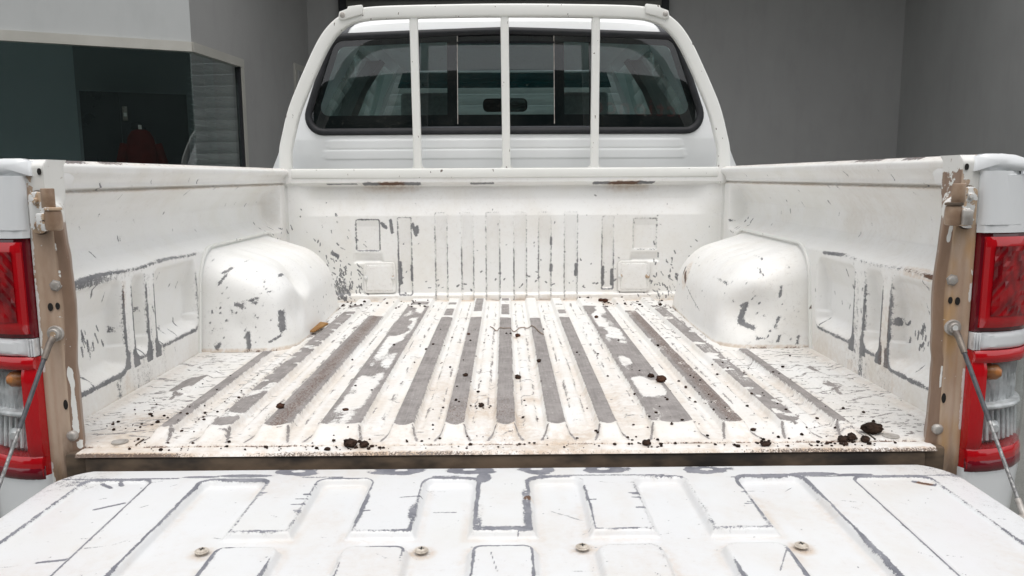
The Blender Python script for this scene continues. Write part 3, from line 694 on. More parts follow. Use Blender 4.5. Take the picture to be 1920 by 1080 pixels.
for s in (-1, 1):
    SWL = side(s)
    # corner gusset by the post and its bolt
    MB().prism([(1.215, .402), (1.215, .432), (1.325, .432), (1.345, .424), (1.330, .402)], 'x', *sorted((s*.726, s*.7345))).build('gusset', M_GUSSET, SWL, .004)
    screw((s*.728, 1.285, .408), (-s, 0, 0), .008, M_GUSSET, SWL, 'bolt')

# ---- bulkhead
def bulkhead():
    x = np.linspace(-.756, .756, 680); z = np.linspace(-.003, .4495, 205)
    X, Z = np.meshgrid(x, z)
    o = np.zeros_like(X); W = -.05+.10*fbm(X*9, Z*9, 401); R = np.zeros_like(X); D = .10*ss(.45, .7, fbm(X*4, Z*4, 403))
    lip = ss(.395, .401, Z); o += .012*lip
    dx = ss(.70, .63, np.abs(X))
    o -= .022*dx*np.interp(Z, [.29, .345, .39, .402], [0, .75, 1, 0])
    ribs = [(-.343, .019, .02, .285), (-.2195, .0165, -.1, .30), (-.130, .0165, -.1, .30), (-.0435, .0195, -.1, .30), (.0495, .0175, -.1, .30), (.1335, .0175, -.1, .30), (.2225, .0185, -.1, .30), (.3485, .016, .035, .285)]
    lo = fbm(X*13, Z*8, 405, 2)
    for i, (c, hb, z0, z1) in enumerate(ribs):
        s = rbox(X, Z, c-hb-.004, c+hb+.004, z0, z1, .006)
        o -= .0095*ss(.001, -.006, s)*np.clip((z1-Z)/.09, 0, 1)
        st = np.interp(Z, [.02, .10, .18, .28], [.62, .66, .50, .30])+.55*(lo-.5)+(.12 if i in (0, 7) else 0)
        W = np.maximum(W, ss(.0055, .0005, np.abs(s))*st)
    for c in (-.468, .475):
        s = rbox(X, Z, c-.04, c+.04, .172, .278, .006); o -= .006*ss(.003, -.004, s)*np.clip((.285-Z)/.03, 0, 1)
        W = np.maximum(W, ss(.0055, .0005, np.abs(s))*(.50+.5*(lo-.45)+(.12 if c < 0 else -.05)))
        s2 = rbox(X, Z, c-.05, c+.05, .13, .165, .006); o -= .010*ss(.004, -.01, s2)*np.clip((.17-Z)/.04, 0, 1)
    o += .012*ss(.026, .018, Z)                                  # kick flange at the floor
    o += .003*ss(.002, 0, np.abs(np.abs(X)-.733))                # corner welds
    # scuffs gathered low in both corners
    for c, n, sx in ((-.570, 210, .050), (.575, 100, .06)):
        for k in range(n):
            xx, zz = rnd.gauss(c, sx), abs(rnd.gauss(0.01, .075)); L = rnd.uniform(.002, .016); a = rnd.uniform(1.2, 2.6)
            W = marks(W, X, Z, [(xx, zz, xx+L*math.cos(a), zz+L*math.sin(a), .0018*rnd.uniform(.7, 1.7), .78)])
    it = scatter(60, -.70, .70, .03, .36, .001, .006, .0019, math.pi/2, 1.2, .72, 15)+scatter(18, -.74, -.48, .12, .30, .004, .02, .0018, 2.3, .4, .75, 16)
    it += scatter(40, -.42, .52, .02, .10, .002, .012, .0026, 0, 1.0, .75, 17)
    it += [(-.42, .265, -.405, .25, .006, .9), (-.39, .275, -.385, .235, .006, .95), (-.315, .26, -.305, .225, .006, .9), (-.30, .25, -.30, .235, .007, .9), (-.59, .165, -.575, .155, .007, .9),
           (.155, .215, .155, .19, .004, .9), (.2415, .12, .2405, .085, .006, .95), (.333, .11, .333, .05, .006, .9), (.364, .10, .364, .05, .005, .9), (-.362, .13, -.36, .06, .006, .9), (-.322, .12, -.322, .07, .005, .9), (.155, .12, .155, .10, .006, .9)]
    marks(W, X, Z, it)
    W = np.maximum(W, .55*ss(.06, .0, np.hypot((X+.56)/1.2, Z-.035))); 
    # bruised lip with rust
    for a, b, t in ((-.475, -.29, .0058), (-.115, -.04, .0034), (.30, .50, .0048), (.37, .46, .0062), (-.60, -.50, .0022)):
        W = marks(W, X, Z, [(a, .3975, b, .398, t, .9)]); R = np.maximum(R, ss(.012, .006, np.abs(Z-.398))*ss(a+.03, a+.07, X)*ss(b-.03, b-.07, X))
    D = np.maximum(D, .55*ss(.03, .0, np.abs(Z-.385))*np.maximum(ss(.13, .06, np.abs(X+.385)), ss(.10, .04, np.abs(X-.42))))
    D = np.maximum(D, .5*ss(.03, .0, Z)*ss(.3, .6, vn(X*12, Z*0, 409))); D = np.maximum(D, .22*ss(.09, .0, Z)*ss(.4, .7, fbm(X*11, Z*4, 411)))
    o += .002*(fbm(X*3, Z*3, 413)-.5)
    return grid('bulkhead', np.stack([X, 2.667-o, Z], -1), M_BED, TR, (W, R, D))
BK = bulkhead()
for c in (-.431, .438):                                    # screwed cover plates
    pts = rrect(c-.055, c+.055, .026, .134, .014)
    def ring(ins, yy): return [(x, yy, z) for x, z in rrect(c-.055+ins, c+.055-ins, .026+ins, .134-ins, max(.014-ins, .004))]
    n = len(pts); lev = [ring(0, 2.664), ring(.001, 2.659), ring(.005, 2.6575), ring(.009, 2.6585), ring(.0105, 2.6565), ring(.016, 2.6555)]
    vs = [v for r in lev for v in r]; fs = [(i*n+k, i*n+(k+1) % n, (i+1)*n+(k+1) % n, (i+1)*n+k) for i in range(len(lev)-1) for k in range(n)]+[tuple((len(lev)-1)*n+k for k in range(n))]
    cp = MB().add(vs, fs).build('cover_plate', M_BED, BK)
    a = cp.data.attributes.new('surf', 'FLOAT_COLOR', 'POINT')
    for i, v in enumerate(cp.data.vertices): a.data[i].color = (.26 if 3*n <= i < 5*n else .06, .1, .1, 1)
    for s in (-1, 1): screw((c+s*.046, 2.6562, .080), (0, -1, 0), .0065, M_LATCHW, cp)

# ---- wheel arches
def arch(sgn):
    nt_, nf = 190, 120
    th = np.linspace(0.0, math.pi, nt_); ph = np.linspace(0, math.pi/2, nf)
    T, Fh = np.meshgrid(th, ph)
    sp = lambda v, e: np.sign(v)*np.abs(v)**e
    Yc, A, B, e1 = 2.235, .362, .238, .52
    dX, dY, dZ = np.sin(Fh), -np.cos(Fh)*np.cos(T), np.cos(Fh)*np.sin(T)       # dX = towards the bed centre
    def body(q):
        a_, y_, z_ = dX*q, Yc+dY*q, dZ*q                                     # a_ = distance from the wall
        d1 = (1.872+.16*z_+.10*np.maximum(a_-.13, 0)-y_)*.985                  # near face
        d2 = (y_-(2.615-.42*z_-.22*a_))*.90                                    # far face leans forward
        d3 = (z_-(.243-.30*a_))*.96                     # top slopes to the middle
        d4 = (a_-(.222-.10*z_-.05*np.maximum(y_-2.2, 0)))*.99                  # inner face
        r_ = .075; g1, g2, g3, g4 = (np.maximum(d+r_, 0) for d in (d1, d2, d3, d4))
        return np.minimum(np.maximum(np.maximum(d1, d2), np.maximum(d3, d4))+r_, 0)+np.sqrt(g1**2+g2**2+g3**2+g4**2)-r_
    lo_, hi_ = np.zeros_like(T), np.full_like(T, .7)
    for _ in range(30):
        md = (lo_+hi_)/2; ins_ = body(md) < 0; lo_ = np.where(ins_, md, lo_); hi_ = np.where(ins_, hi_, md)
    X = .744-dX*lo_; Y = Yc+dY*lo_; Z = dZ*lo_; p = np.clip((.744-X)/.20, 0, 1)
    # beads across the top and dents
    tz = ss(.13, .20, Z)
    X0 = X.copy()
    Z = Z+.0045*tz*np.abs(np.cos((Y-2.05)*36))**.5*ss(2.02, 2.06, Y)*ss(2.40, 2.36, Y)*ss(.05, .25, p)
    if sgn < 0:
        d = ss(.075, .0, np.hypot((Y-2.07)*.9, (Z-.160)*1.1))*ss(.45, .75, p); Z = Z-.020*d; X = X+.012*d
        d2 = ss(.07, .01, np.hypot((Y-1.97), (Z-.085)))*ss(.55, .85, p); X = X+.012*d2; Y = Y+.014*d2
        d3 = ss(.045, .0, np.hypot((.744-X-.10), (Z-.06)))*ss(2.0, 1.93, Y); Y = Y+.006*d3
    else:
        d = ss(.085, .01, np.hypot((.744-X-.15)*.9, (Z-.085)))*ss(2.06, 1.95, Y); Y = Y+.024*d
    # coordinates on the surface for the wear: a = across (protrusion), b = height
    a = .744-X0; sdn = 500+sgn
    front = ss(2.10, 1.98, Y)
    W = -.08+.10*fbm(a*14+Y*9, Z*14, sdn); R = np.zeros_like(X); D = .10*ss(.45, .7, fbm(Y*5, Z*6+a*5, sdn+2))
    W = np.maximum(W, .05*ss(.45, .6, fbm(a*22+Y*11, Z*17, sdn+4)))
    it = []
    if sgn < 0:
        sp_ = [(.085, .115, .10, .112, .009, 1), (.125, .125, .135, .118, .008, .9), (.028, .10, .03, .095, .005, .9), (.03, .055, .03, .05, .004, .9), (.115, .045, .118, .012, .010, 1), (.04, .012, .045, .018, .010, .95), (.05, .19, .07, .20, .006, .8),
               (.045, .165, .06, .185, .007, .8), (.19, .09, .192, .05, .012, 1), (.165, .022, .19, .036, .005, .9), (.15, .155, .165, .14, .003, .8), (.10, .12, .14, .13, .006, .7), (.075, .10, .08, .096, .004, .9)]
    else:
        sp_ = [(.150, .10, .165, .062, .010, 1), (.165, .06, .135, .048, .010, 1), (.16, .10, .145, .108, .006, .9), (.075, .03, .08, .018, .007, .9), (.07, .14, .075, .125, .006, .8), (.115, .19, .11, .175, .005, .8), (.03, .03, .032, .012, .005, .9), (.09, .02, .13, .024, .004, .8),
               (.085, .05, .075, .075, .006, .75), (.07, .13, .07, .15, .006, .7)]
    sp_ = [(q0, q1, q2, q3, q4*.62, q5*.9) for q0, q1, q2, q3, q4, q5 in sp_]
    Wf = np.zeros_like(W); marks(Wf, a, Z, sp_+scatter(60, .02, .20, .01, .22, .001, .006, .0017, 1.5, 1.2, .72, sdn+6)); W = np.maximum(W, Wf*front)
    Wt = np.zeros_like(W); marks(Wt, Y, Z, scatter(34, 2.0, 2.55, .02, .19, .002, .010, .0017, 0, 1.5, .68, sdn+8)); W = np.maximum(W, Wt*(1-front))
    if sgn > 0:
        Wr = np.zeros_like(W); marks(Wr, Y, Z, [(2.36, .125, 2.33, .108, .009, 1), (2.39, .14, 2.385, .125, .006, .9), (2.30, .095, 2.10, .055, .0022, .62)]); W = np.maximum(W, Wr*(a > .1)); R = np.maximum(R, ss(.06, .02, np.hypot(Y-2.35, Z-.12)))
    W = np.maximum(W, .58*ss(.010, .001, Z)*ss(.4, .6, vn(Y*20+a*20, Z*0, sdn+9))); R = np.maximum(R, ss(.014, .002, Z)); D = np.maximum(D, .5*ss(.012, .0, Z))
    P = np.stack([sgn*X, Y, Z], -1)
    o = grid('wheel_arch', P, M_ARCH, TR, (W, R, D), flip=sgn > 0)
    # welded flange following the arch on the wall
    fl = MB(); path = []
    for t in np.linspace(0.02, math.pi-.02, 60):
        yy = Yc-(A+.012)*sp(np.cos(t), e1); z_ = (B+.010)*abs(math.sin(t))**e1
        pass
    path = [(sgn*.7405, float(Yc+(Y_-Yc)*1.032), float(Z_*1.035+.001)) for Y_, Z_ in zip(Y[0, ::3], Z[0, ::3])]
    f = fl.tube(path, .0045, 6).build('flange', M_FRAME, o)
    return o
for s in (-1, 1): arch(s)

# ---- top rails and outer bed sides
PLAN = [(.716, 1.205), (.717, 1.190), (.722, 1.180), (.735, 1.1765), (.760, 1.179), (.785, 1.186), (.810, 1.198), (.832, 1.217), (.848, 1.243), (.858, 1.28), (.864, 1.33), (.866, 1.40)]
def bedside(sgn):
    pl = PLAN+[(.866, 1.40+.08*i) for i in range(1, 17)]
    zs = np.concatenate([np.linspace(-.30, -.05, 9), np.linspace(-.04, .425, 24)])
    Pg = np.zeros((len(zs), len(pl), 3)); 
    for i, z in enumerate(zs):
        off = np.interp(z, [-.30, -.15, -.05, .30, .38, .425], [-.030, -.010, 0, 0, -.012, -.03])
        for j, (x, y) in enumerate(pl):
            wgt = min(1, max(0, (x-.716)/.12)); Pg[i, j] = (sgn*(x+off*wgt), y+(.004 if .178 > z > .149 else 0)*0, z)
    cy = (Pg[:, :, 1]-2.25); cz = Pg[:, :, 2]+.44
    keep = ((np.hypot(cy, cz) > .45))[:-1, :-1]
    # opening for the lamp cluster
    zc = Pg[:-1, :-1, 2]; jj = np.arange(len(pl)-1)[None, :]*np.ones((len(zs)-1, 1))
    keep &= ~((jj < 10) & (jj >= 0) & (zc > -.045) & (zc < .325))
    o = grid('bed_side', Pg, M_BODY, TR, None, keep, flip=sgn < 0)
    # lower inner return below the lamp
    return o
for s in (-1, 1):
    BS = bedside(s)
    # rail cap: rounded bar along the top of the bed side
    xs = [.706, .708, .720, .745, .765, .778, .786, .789, .787, .747, .706]; zz = [.4245, .446, .4505, .4505, .4485, .4445, .437, .430, .4245, .4245, .4245]
    ys = np.concatenate([[1.184, 1.1855, 1.190, 1.20], np.linspace(1.25, 2.70, 12)])
    ys = np.concatenate([[1.184], ys]); Pg = np.zeros((len(ys), len(xs), 3))
    for i, yy in enumerate(ys):
        ins = [.5, .012, .005, .001, 0][i] if i < 5 else 0
        for j in range(len(xs)):
            gx = xs[j] if yy < 1.22 else .7435+(xs[j]-.706)*.55; gx = gx+(.747-gx)*min(1, ins*2)
            far = np.interp(yy, [1.2, 1.5], [0, .045]) if gx > .76 else 0
            Pg[i, j] = (s*(gx+far), yy, zz[j]+(.437-zz[j])*min(1, ins*2))
    grid('rail_cap', Pg, M_BODY, TR, None, None, flip=s < 0)
    MB().box(*sorted((s*.712, s*.78)), 1.192, 1.21, .405, .424).build('rail_gap', M_RUBBER, BS)
    pz = [( .717, 1.187), (.724, 1.179), (.74, 1.177), (.765, 1.180), (.79, 1.188), (.813, 1.201), (.832, 1.221), (.845, 1.25)]
    # plain panel between rail and lamp
    vs = [(s*x, y+.001, .332) for x, y in pz]+[(s*(x-.010*(x-.716)/.12), y+.001, .4185) for x, y in pz]+[(s*(x-.010*(x-.716)/.12), y+.012, .4215) for x, y in pz]; n = len(pz)
    MB().add(vs, [(i+r*n, i+1+r*n, n+i+1+r*n, n+i+r*n) for r in range(2) for i in range(n-1)]).build('corner_panel', M_BODY, BS)

# ---- end posts with latches, bolts, holes
def post(sgn):
    plan = [(.7215, 1.212), (.7205, 1.196), (.7185, 1.1905), (.713, 1.1895), (.702, 1.1905), (.692, 1.190), (.6855, 1.1892), (.682, 1.1902), (.6785, 1.1915), (.675, 1.1930), (.6715, 1.1945), (.669, 1.1960), (.668, 1.1985), (.676, 1.218), (.694, 1.252)]
    pl = np.array(plan); t = np.arange(len(plan)); tt = np.linspace(0, len(plan)-1, 56)
    px, py = np.interp(tt, t, pl[:, 0]), np.interp(tt, t, pl[:, 1])
    z = np.linspace(-.075, .449, 150)
    PX, Z = np.meshgrid(px, z); PY, _ = np.meshgrid(py, z); TT, _ = np.meshgrid(tt, z)
    X = PX+np.where(TT < 5, .006*ss(.19, .30, np.abs(Z-.18+.0))*0, 0)
    # post narrows at the rail: only the outer strip carries on up
    wide = ss(.375, .395, Z); X = np.where(X < .690, X+(.690-X)*wide*.95, X)
    X = X+(.003*np.sin(Z*21)+.003*(vn(Z*40, TT*0, 601+sgn)-.5))*(TT > 7)*(1-wide)
    top = ss(.436, .449, Z); PY = PY+.010*top**2; 
    PY = PY+.0022*ss(.004, 0, np.abs(X-.706))*ss(.33, .25, Z)-.002*ss(.008, .0, np.abs(TT-5))*ss(.14, .10, Z)
    W = .12+.0*Z; G = np.zeros_like(Z)
    W = np.maximum(W, .80*ss(.345, .362, Z)-.45*ss(.5, .62, fbm(X*50, Z*22, 611+sgn))*ss(.35, .40, Z))
    W = np.maximum(W, .75*ss(.0035, .001, np.abs(TT-2.3)*.004)*ss(.35, .6, vn(Z*30, TT*0, 613+sgn)))
    # last flakes of paint on the inner face
    if sgn < 0:
        s1 = seg(TT*.008, Z, 9.0*.008, .125, 9.3*.008, .03); W = np.maximum(W, .95*ss(.012+.012*(vn(Z*55, TT*0, 3)-.5), .004, s1)*(Z < .135)); W = np.maximum(W, .8*ss(.018, .0, np.hypot((TT-10.5)*.006, Z-.005)))
        W = np.maximum(W, .7*ss(.006, .002, np.abs(TT-7.4)*.01)*(Z > .22)*(Z < .34)*vn(Z*60, TT*0, 5))
        G = np.maximum(G, .75*ss(.05, -.02, Z)*(TT > 4.5))
    else:
        W = np.maximum(W, .85*ss(.008, .003, seg(TT*.008, Z, 8.2*.008, .345, 8.6*.008, .322)))
        G = np.maximum(G, 1.0*ss(.10, .02, Z)*ss(6.0, 8.0, TT))
        W = np.maximum(W, .7*ss(.0022, .0008, np.abs(TT-7.9)*.004)*(Z > .09)*(Z < .125))
    G = np.maximum(G, .7*ss(.0, -.05, Z))
    o = grid('end_post', np.stack([sgn*X, PY, Z], -1), M_POST, TR, (W, G, .9*ss(6.7, 7.6, TT)), flip=sgn > 0)
    hole = lambda x, y, z, rx, rz: MB().add([(sgn*x+rx*math.cos(a), y, z+rz*math.sin(a)) for a in [2*math.pi*i/14 for i in range(14)]]+[(sgn*x+rx*math.cos(a), y+.004, z+rz*math.sin(a)) for a in [2*math.pi*i/14 for i in range(14)]],
                 [tuple(range(14))]+[(i, (i+1) % 14, 14+(i+1) % 14, 14+i) for i in range(14)]).build('hole', M_BLACK, o)
    hole(.697, 1.1885, .226, .0038, .0062); hole(.6855, 1.1878, .2275, .0030, .0055); hole(.6865, 1.1880, .072, .0032, .008); hole(.6955, 1.1880, .431, .0028, .005)
    MB().lathe((sgn*.6865, 1.190, .259), (0, -1, 0), [(.0095, -.003), (.0095, .0012), (.0078, .0016), (.0066, .0052), (.0045, .006)], 6).build('bolt', M_STEEL, o)
    MB().lathe((sgn*.6815, 1.191, .021), (0, -1, 0), [(.0085, -.003), (.0085, .002), (.0065, .0045), (.0035, .0055)], 16).build('bolt', M_STEEL, o)
    MB().box(*sorted((sgn*.655, sgn*.690)), 1.178, 1.20, -.055, -.004).build('hinge_bracket', M_SILL, o, .005)
    # latch: base plate, cheek, hooked striker
    pts = rrect(.6885, .7085, .339, .4015, .009, 5)
    pl_ = MB().prism([(sgn*x, z) for x, z in pts], 'y', 1.176, 1.1885).build('latch_plate', M_LATCHW, TR, .0022)
    for zz in (.352, .388): screw((sgn*.6965, 1.1762, zz), (0, -1, 0), .0045, M_LATCH if zz < .37 else M_LATCHW, pl_, 'rivet')
    MB().prism([(sgn*x, z) for x, z in rrect(.6865, .7105, .337, .4035, .011, 6)], 'y', 1.184, 1.1893).build('latch_gasket', M_SILL, pl_, .001)
    # upright wall of the striker, painted, and its rolled bare-metal edge
    MB().prism([(sgn*.6905, 1.186), (sgn*.6905, 1.172), (sgn*.6790, 1.166), (sgn*.6770, 1.169), (sgn*.6800, 1.186)], 'z', .347, .4005).build('striker_wall', M_LATCHW, pl_, .0012)
    roll = [(.6795+.0105*math.cos(t)-.0075, 1.168+.012*math.sin(t)) for t in [math.radians(20-24*i) for i in range(9)]]
    MB().prism([(sgn*x, y) for x, y in roll], 'z', .3775, .4065).build('striker_roll', M_LATCH, pl_, .0015)
    # round knob with a lipped disc on top, white web behind it
    MB().prism([(sgn*.6900, 1.178), (sgn*.6900, 1.160), (sgn*.6740, 1.152), (sgn*.6700, 1.165)], 'z', .3440, .3700).build('striker_web', M_LATCHW, pl_, .002)
    MB().lathe((sgn*.6655, 1.163, .3445), (0, 0, 1), [(.0085, 0), (.0115, .002), (.0125, .010), (.0122, .021), (.0112, .028), (.0095, .0295)], 22).build('knob', M_LATCH, pl_)
    MB().lathe((sgn*.6655, 1.163, .3740), (0, 0, 1), [(.0110, 0), (.0128, .0012), (.0126, .0038), (.0100, .0048)], 22).build('knob_disc', M_SILL if sgn > 0 else M_LATCHW, pl_)
    if sgn > 0: MB().box(.6700, .6850, 1.1435, 1.1515, .3455, .3680).build('latch_pad', M_STEEL, pl_, .0025)
    # stay cable: pivot, swaged eye, sleeve, wire, lower fitting
    a = Vector((sgn*.692, 1.181, .185)); b = Vector((sgn*.703, 1.000, -.048)); d = (b-a).normalized()
    piv = MB().lathe((a.x, 1.1895, a.z), (0, -1, 0), [(.0125, -.002), (.0125, .003), (.0115, .0042), (.0085, .0044), (.0082, .0075), (.0070, .0085)], 24).build('stay_cable', M_STEEL, TR)
    MB().lathe((a.x, 1.1815, a.z), (0, -1, 0), [(.0045, 0), (.0045, .0012), (.0025, .0008)], 10).build('pivot_screw', M_LATCHW, piv)
    e1 = a+d*.042
    MB().tube([a+Vector((0, -.002, -.006)), a+d*.016, e1], [.0058, .0052, .0046], 10).build('swaged_eye', M_EYE, piv)
    MB().tube([a+d*.040, a+d*.15], .0034, 10).build('sleeve', M_SLEEVE, piv)
    MB().tube([a+d*.149, a+d*.27], .0027, 10).build('wire', M_CABLE, piv)
    MB().tube([a+d*.262, b+d*.004], [.0040, .0052], 10).build('lower_fitting', M_STEEL, piv)
    MB().lathe((b.x, b.y, b.z), (-sgn, 0, 0), [(.011, -.006), (.011, .012), (.006, .016)], 14).build('anchor_bolt', M_STEEL, piv)
    return o
for s in (-1, 1): post(s)

# ---- tail lamps
def planpt(x, out=0.):
    P = np.array(PLAN); y = np.interp(x, P[1:, 0], P[1:, 1]); return y-out
def lamp(sgn):
    def patch(name, x0, x1, z0, z1, out, mat, parent, nx=14, nz=6, depth=.012, x0b=None, wav=0.):
        """curved block following the corner, front face 'out' metres proud"""
        vs = []; 
        for kz in range(nz+1):
            for kx in range(nx+1):
                z = z0+(z1-z0)*kz/nz; xa = x0+((x0b-x0)*(1-kz/nz) if x0b is not None else 0)
                x = xa+(x1-xa)*kx/nx; ed = min(kx/nx*(x1-x0), (1-kx/nx)*(x1-x0)+.02, kz/nz*(z1-z0), (1-kz/nz)*(z1-z0))
                rd_ = .004*max(0, 1-ed/.005)**2
                vs.append((sgn*x, planpt(x, out-rd_)+wav*math.sin(kx*2.1+kz*.3), z))
        n = (nx+1)*(nz+1)
        vs += [(v[0], v[1]+depth, v[2]) for v in vs]
        fs = [(k*(nx+1)+i, k*(nx+1)+i+1, (k+1)*(nx+1)+i+1, (k+1)*(nx+1)+i) for k in range(nz) for i in range(nx)]
        bd_ = [i for i in range(nx+1)]+[k*(nx+1)+nx for k in range(1, nz+1)]+[nz*(nx+1)+i for i in range(nx-1, -1, -1)]+[k*(nx+1) for k in range(nz-1, 0, -1)]
        fs += [(bd_[i], bd_[(i+1) % len(bd_)], n+bd_[(i+1) % len(bd_)], n+bd_[i]) for i in range(len(bd_))]
        return MB().add(vs, fs).build(name, mat, parent)
    H = patch('tail_lamp', .7185, .856, -.046, .3345, -.050, M_INT, TR, depth=.02)
    # upper cluster
    U = patch('upper_lens', .7175, .856, .1785, .3345, -.004, M_LENSD, H, depth=.03, nz=12, nx=24)
    patch('lens_block', .7275, .852, .186, .326, .004, M_LENS, U, depth=.012, nz=16, nx=26)
    fc = MB(); 
    r = random.Random(40+sgn)
    nx, nz = 16, 14; vs = []
    for kz in range(nz+1):
        for kx in range(nx+1):
            x = .7385+(.846-.7385)*kx/nx; z = .205+(.312-.205)*kz/nz
            vs.append((sgn*x, planpt(x, .0048)-r.uniform(0, .0016), z))
    fs = [(k*(nx+1)+i, k*(nx+1)+i+1, (k+1)*(nx+1)+i+1, (k+1)*(nx+1)+i) for k in range(nz) for i in range(nx)]
    fc.add(vs, fs).build('facets', M_LENSI, U, smooth=False)
    # white divider with the ribbed inner end
    dv = patch('lamp_divider', .733, .856, .1505, .1775, -.003, M_BODY, H, depth=.04)
    for k in range(3): MB().box(*sorted((sgn*(.7205+k*.0042), sgn*(.7235+k*.0042))), 1.1785, 1.20, .1505, .1775).build('divider_rib', M_REFL, dv, .0008)
    # lower cluster: red frame round a clear window
    Lx0, Lx1 = .7185, .856
    fr = patch('lower_lens', Lx0, Lx1, -.046, -.009, .002, M_LENS, H, depth=.03, nz=6, nx=24)
    patch('frame_top', Lx0, Lx1, .130, .1495, .002, M_LENS, fr, depth=.03, nz=4, nx=24)
    patch('frame_side', Lx0, .7435, -.0095, .1305, .002, M_LENS, fr, depth=.03, nz=12, nx=6)
    patch('frame_foot', .722, .854, -.0455, -.024, .004, M_LENSD, fr, depth=.01, nz=4, nx=24)
    refl = patch('reflector', .7435, .856, -.009, .130, -.026, M_REFL, fr, depth=.004, nz=24, nx=40, wav=.004)
    patch('shelf', .7435, .856, .052, .060, -.006, M_REFL, refl, depth=.03, nx=20, nz=3)
    vs = [(sgn*.757+.0, planpt(.757)+.018, .113)]
    MB().lathe((sgn*.7595, planpt(.757)+.0155, .113), (sgn*.8, -.6, 0), [(.004, -.018), (.0125, -.012), (.0135, 0), (.0115, .010), (.005, .016)], 16).build('amber_bulb', M_AMBER, refl)
    for k in range(9):
        x = .752+k*.011
        MB().tube([(sgn*x, planpt(x)+.021, .048), (sgn*(x+.002), planpt(x)+.017, .0)], .0028, 6).build('flute', M_REFL, refl)
    MB().lathe((sgn*.775, planpt(.775)+.018, .020), (0, -1, 0), [(.010, -.012), (.012, 0), (.006, .008)], 14).build('clear_bulb', M_REFL, refl)
    patch('clear_window', .7437, .8555, -.0088, .1298, .0005, M_CLEAR, fr, depth=.002, nz=6, nx=24)
    return H
for s in (-1, 1): lamp(s)

# ---- headboard frame
HB_Y0, HB_Y1 = 2.656, 2.690
def sweep_rect(path, hw_, y0, y1, name, mat, parent, r=.007):
    """flat rounded tube following a path in the X-Z plane"""
    prof = [(-hw_, 0, r), (hw_, 0, r)]; n = len(path); vs = []; fs = []
    cs = rrect(-hw_, hw_, y0, y1, r, 3); m = len(cs)
    for i, p in enumerate(path):
        a, b = path[max(i-1, 0)], path[min(i+1, n-1)]; t = Vector((b[0]-a[0], b[1]-a[1])).normalized(); nn = Vector((-t.y, t.x))
        for o, y in cs: vs.append((p[0]+nn.x*o, y, p[1]+nn.y*o))
    for i in range(n-1):
        for k in range(m): fs.append((i*m+k, i*m+(k+1) % m, (i+1)*m+(k+1) % m, (i+1)*m+k))
    fs += [tuple(range(m))[::-1], tuple((n-1)*m+k for k in range(m))]
    return MB().add(vs, fs).build(name, mat, parent)
half = [(-.737, .395), (-.736, .49), (-.7335, .515), (-.727, .540), (-.7025, .633), (-.667, .712), (-.635, .777), (-.612, .823), (-.590, .861), (-.566, .893), (-.538, .918), (-.508, .936), (-.470, .947), (-.40, .953), (-.20, .957)]
path = half+[(0., .959)]+[(-x, z) for x, z in half[::-1]]
def smoothp(p, it=2):
    for _ in range(it):
        q = [p[0]]
        for a, b in zip(p[:-1], p[1:]): q += [(a[0]*.75+b[0]*.25, a[1]*.75+b[1]*.25), (a[0]*.25+b[0]*.75, a[1]*.25+b[1]*.75)]
        p = q+[p[-1]]
    return p
HB = sweep_rect(smoothp(path), .0205, HB_Y0, HB_Y1, 'headboard_frame', M_FRAME, TR)
MB().box(-.7155, .7155, 2.650, 2.692, .4165, .4475).build('bottom_rail', M_FRAME, HB, .005)
for xt, xb in ((-.297, -.2935), (.001, .0045), (.301, .3005)):
    br = sweep_rect([(xb, .446), (xb+(xt-xb)*.5, .69), (xt, .940)], .0135, 2.661, 2.684, 'upright_bar', M_FRAME, HB, .005)
    for sgn in (-1, 1):
        MB().prism([(xb+sgn*.0133, .4475), (xb+sgn*.0225, .4476), (xb+sgn*.0133, .460)], 'y', 2.667, 2.680).build('weld_fillet', M_FRAME, br)
for s in (-1, 1):
    bk = MB().prism([(s*.539, .934), (s*.533, .929), (s*.524, .928), (s*.460, .9455), (s*.4585, .971), (s*.4625, .9745), (s*.507, .9695), (s*.509, .962), (s*.535, .953)], 'y', 2.649, 2.658).build('hook_bracket', M_FRAME, HB, .002)
    MB().lathe((s*.525, 2.650, .942), (0, -1, 0), [(.0085, 0), (.0085, .003), (.005, .0045)], 16).build('bolt', M_STEEL, bk)

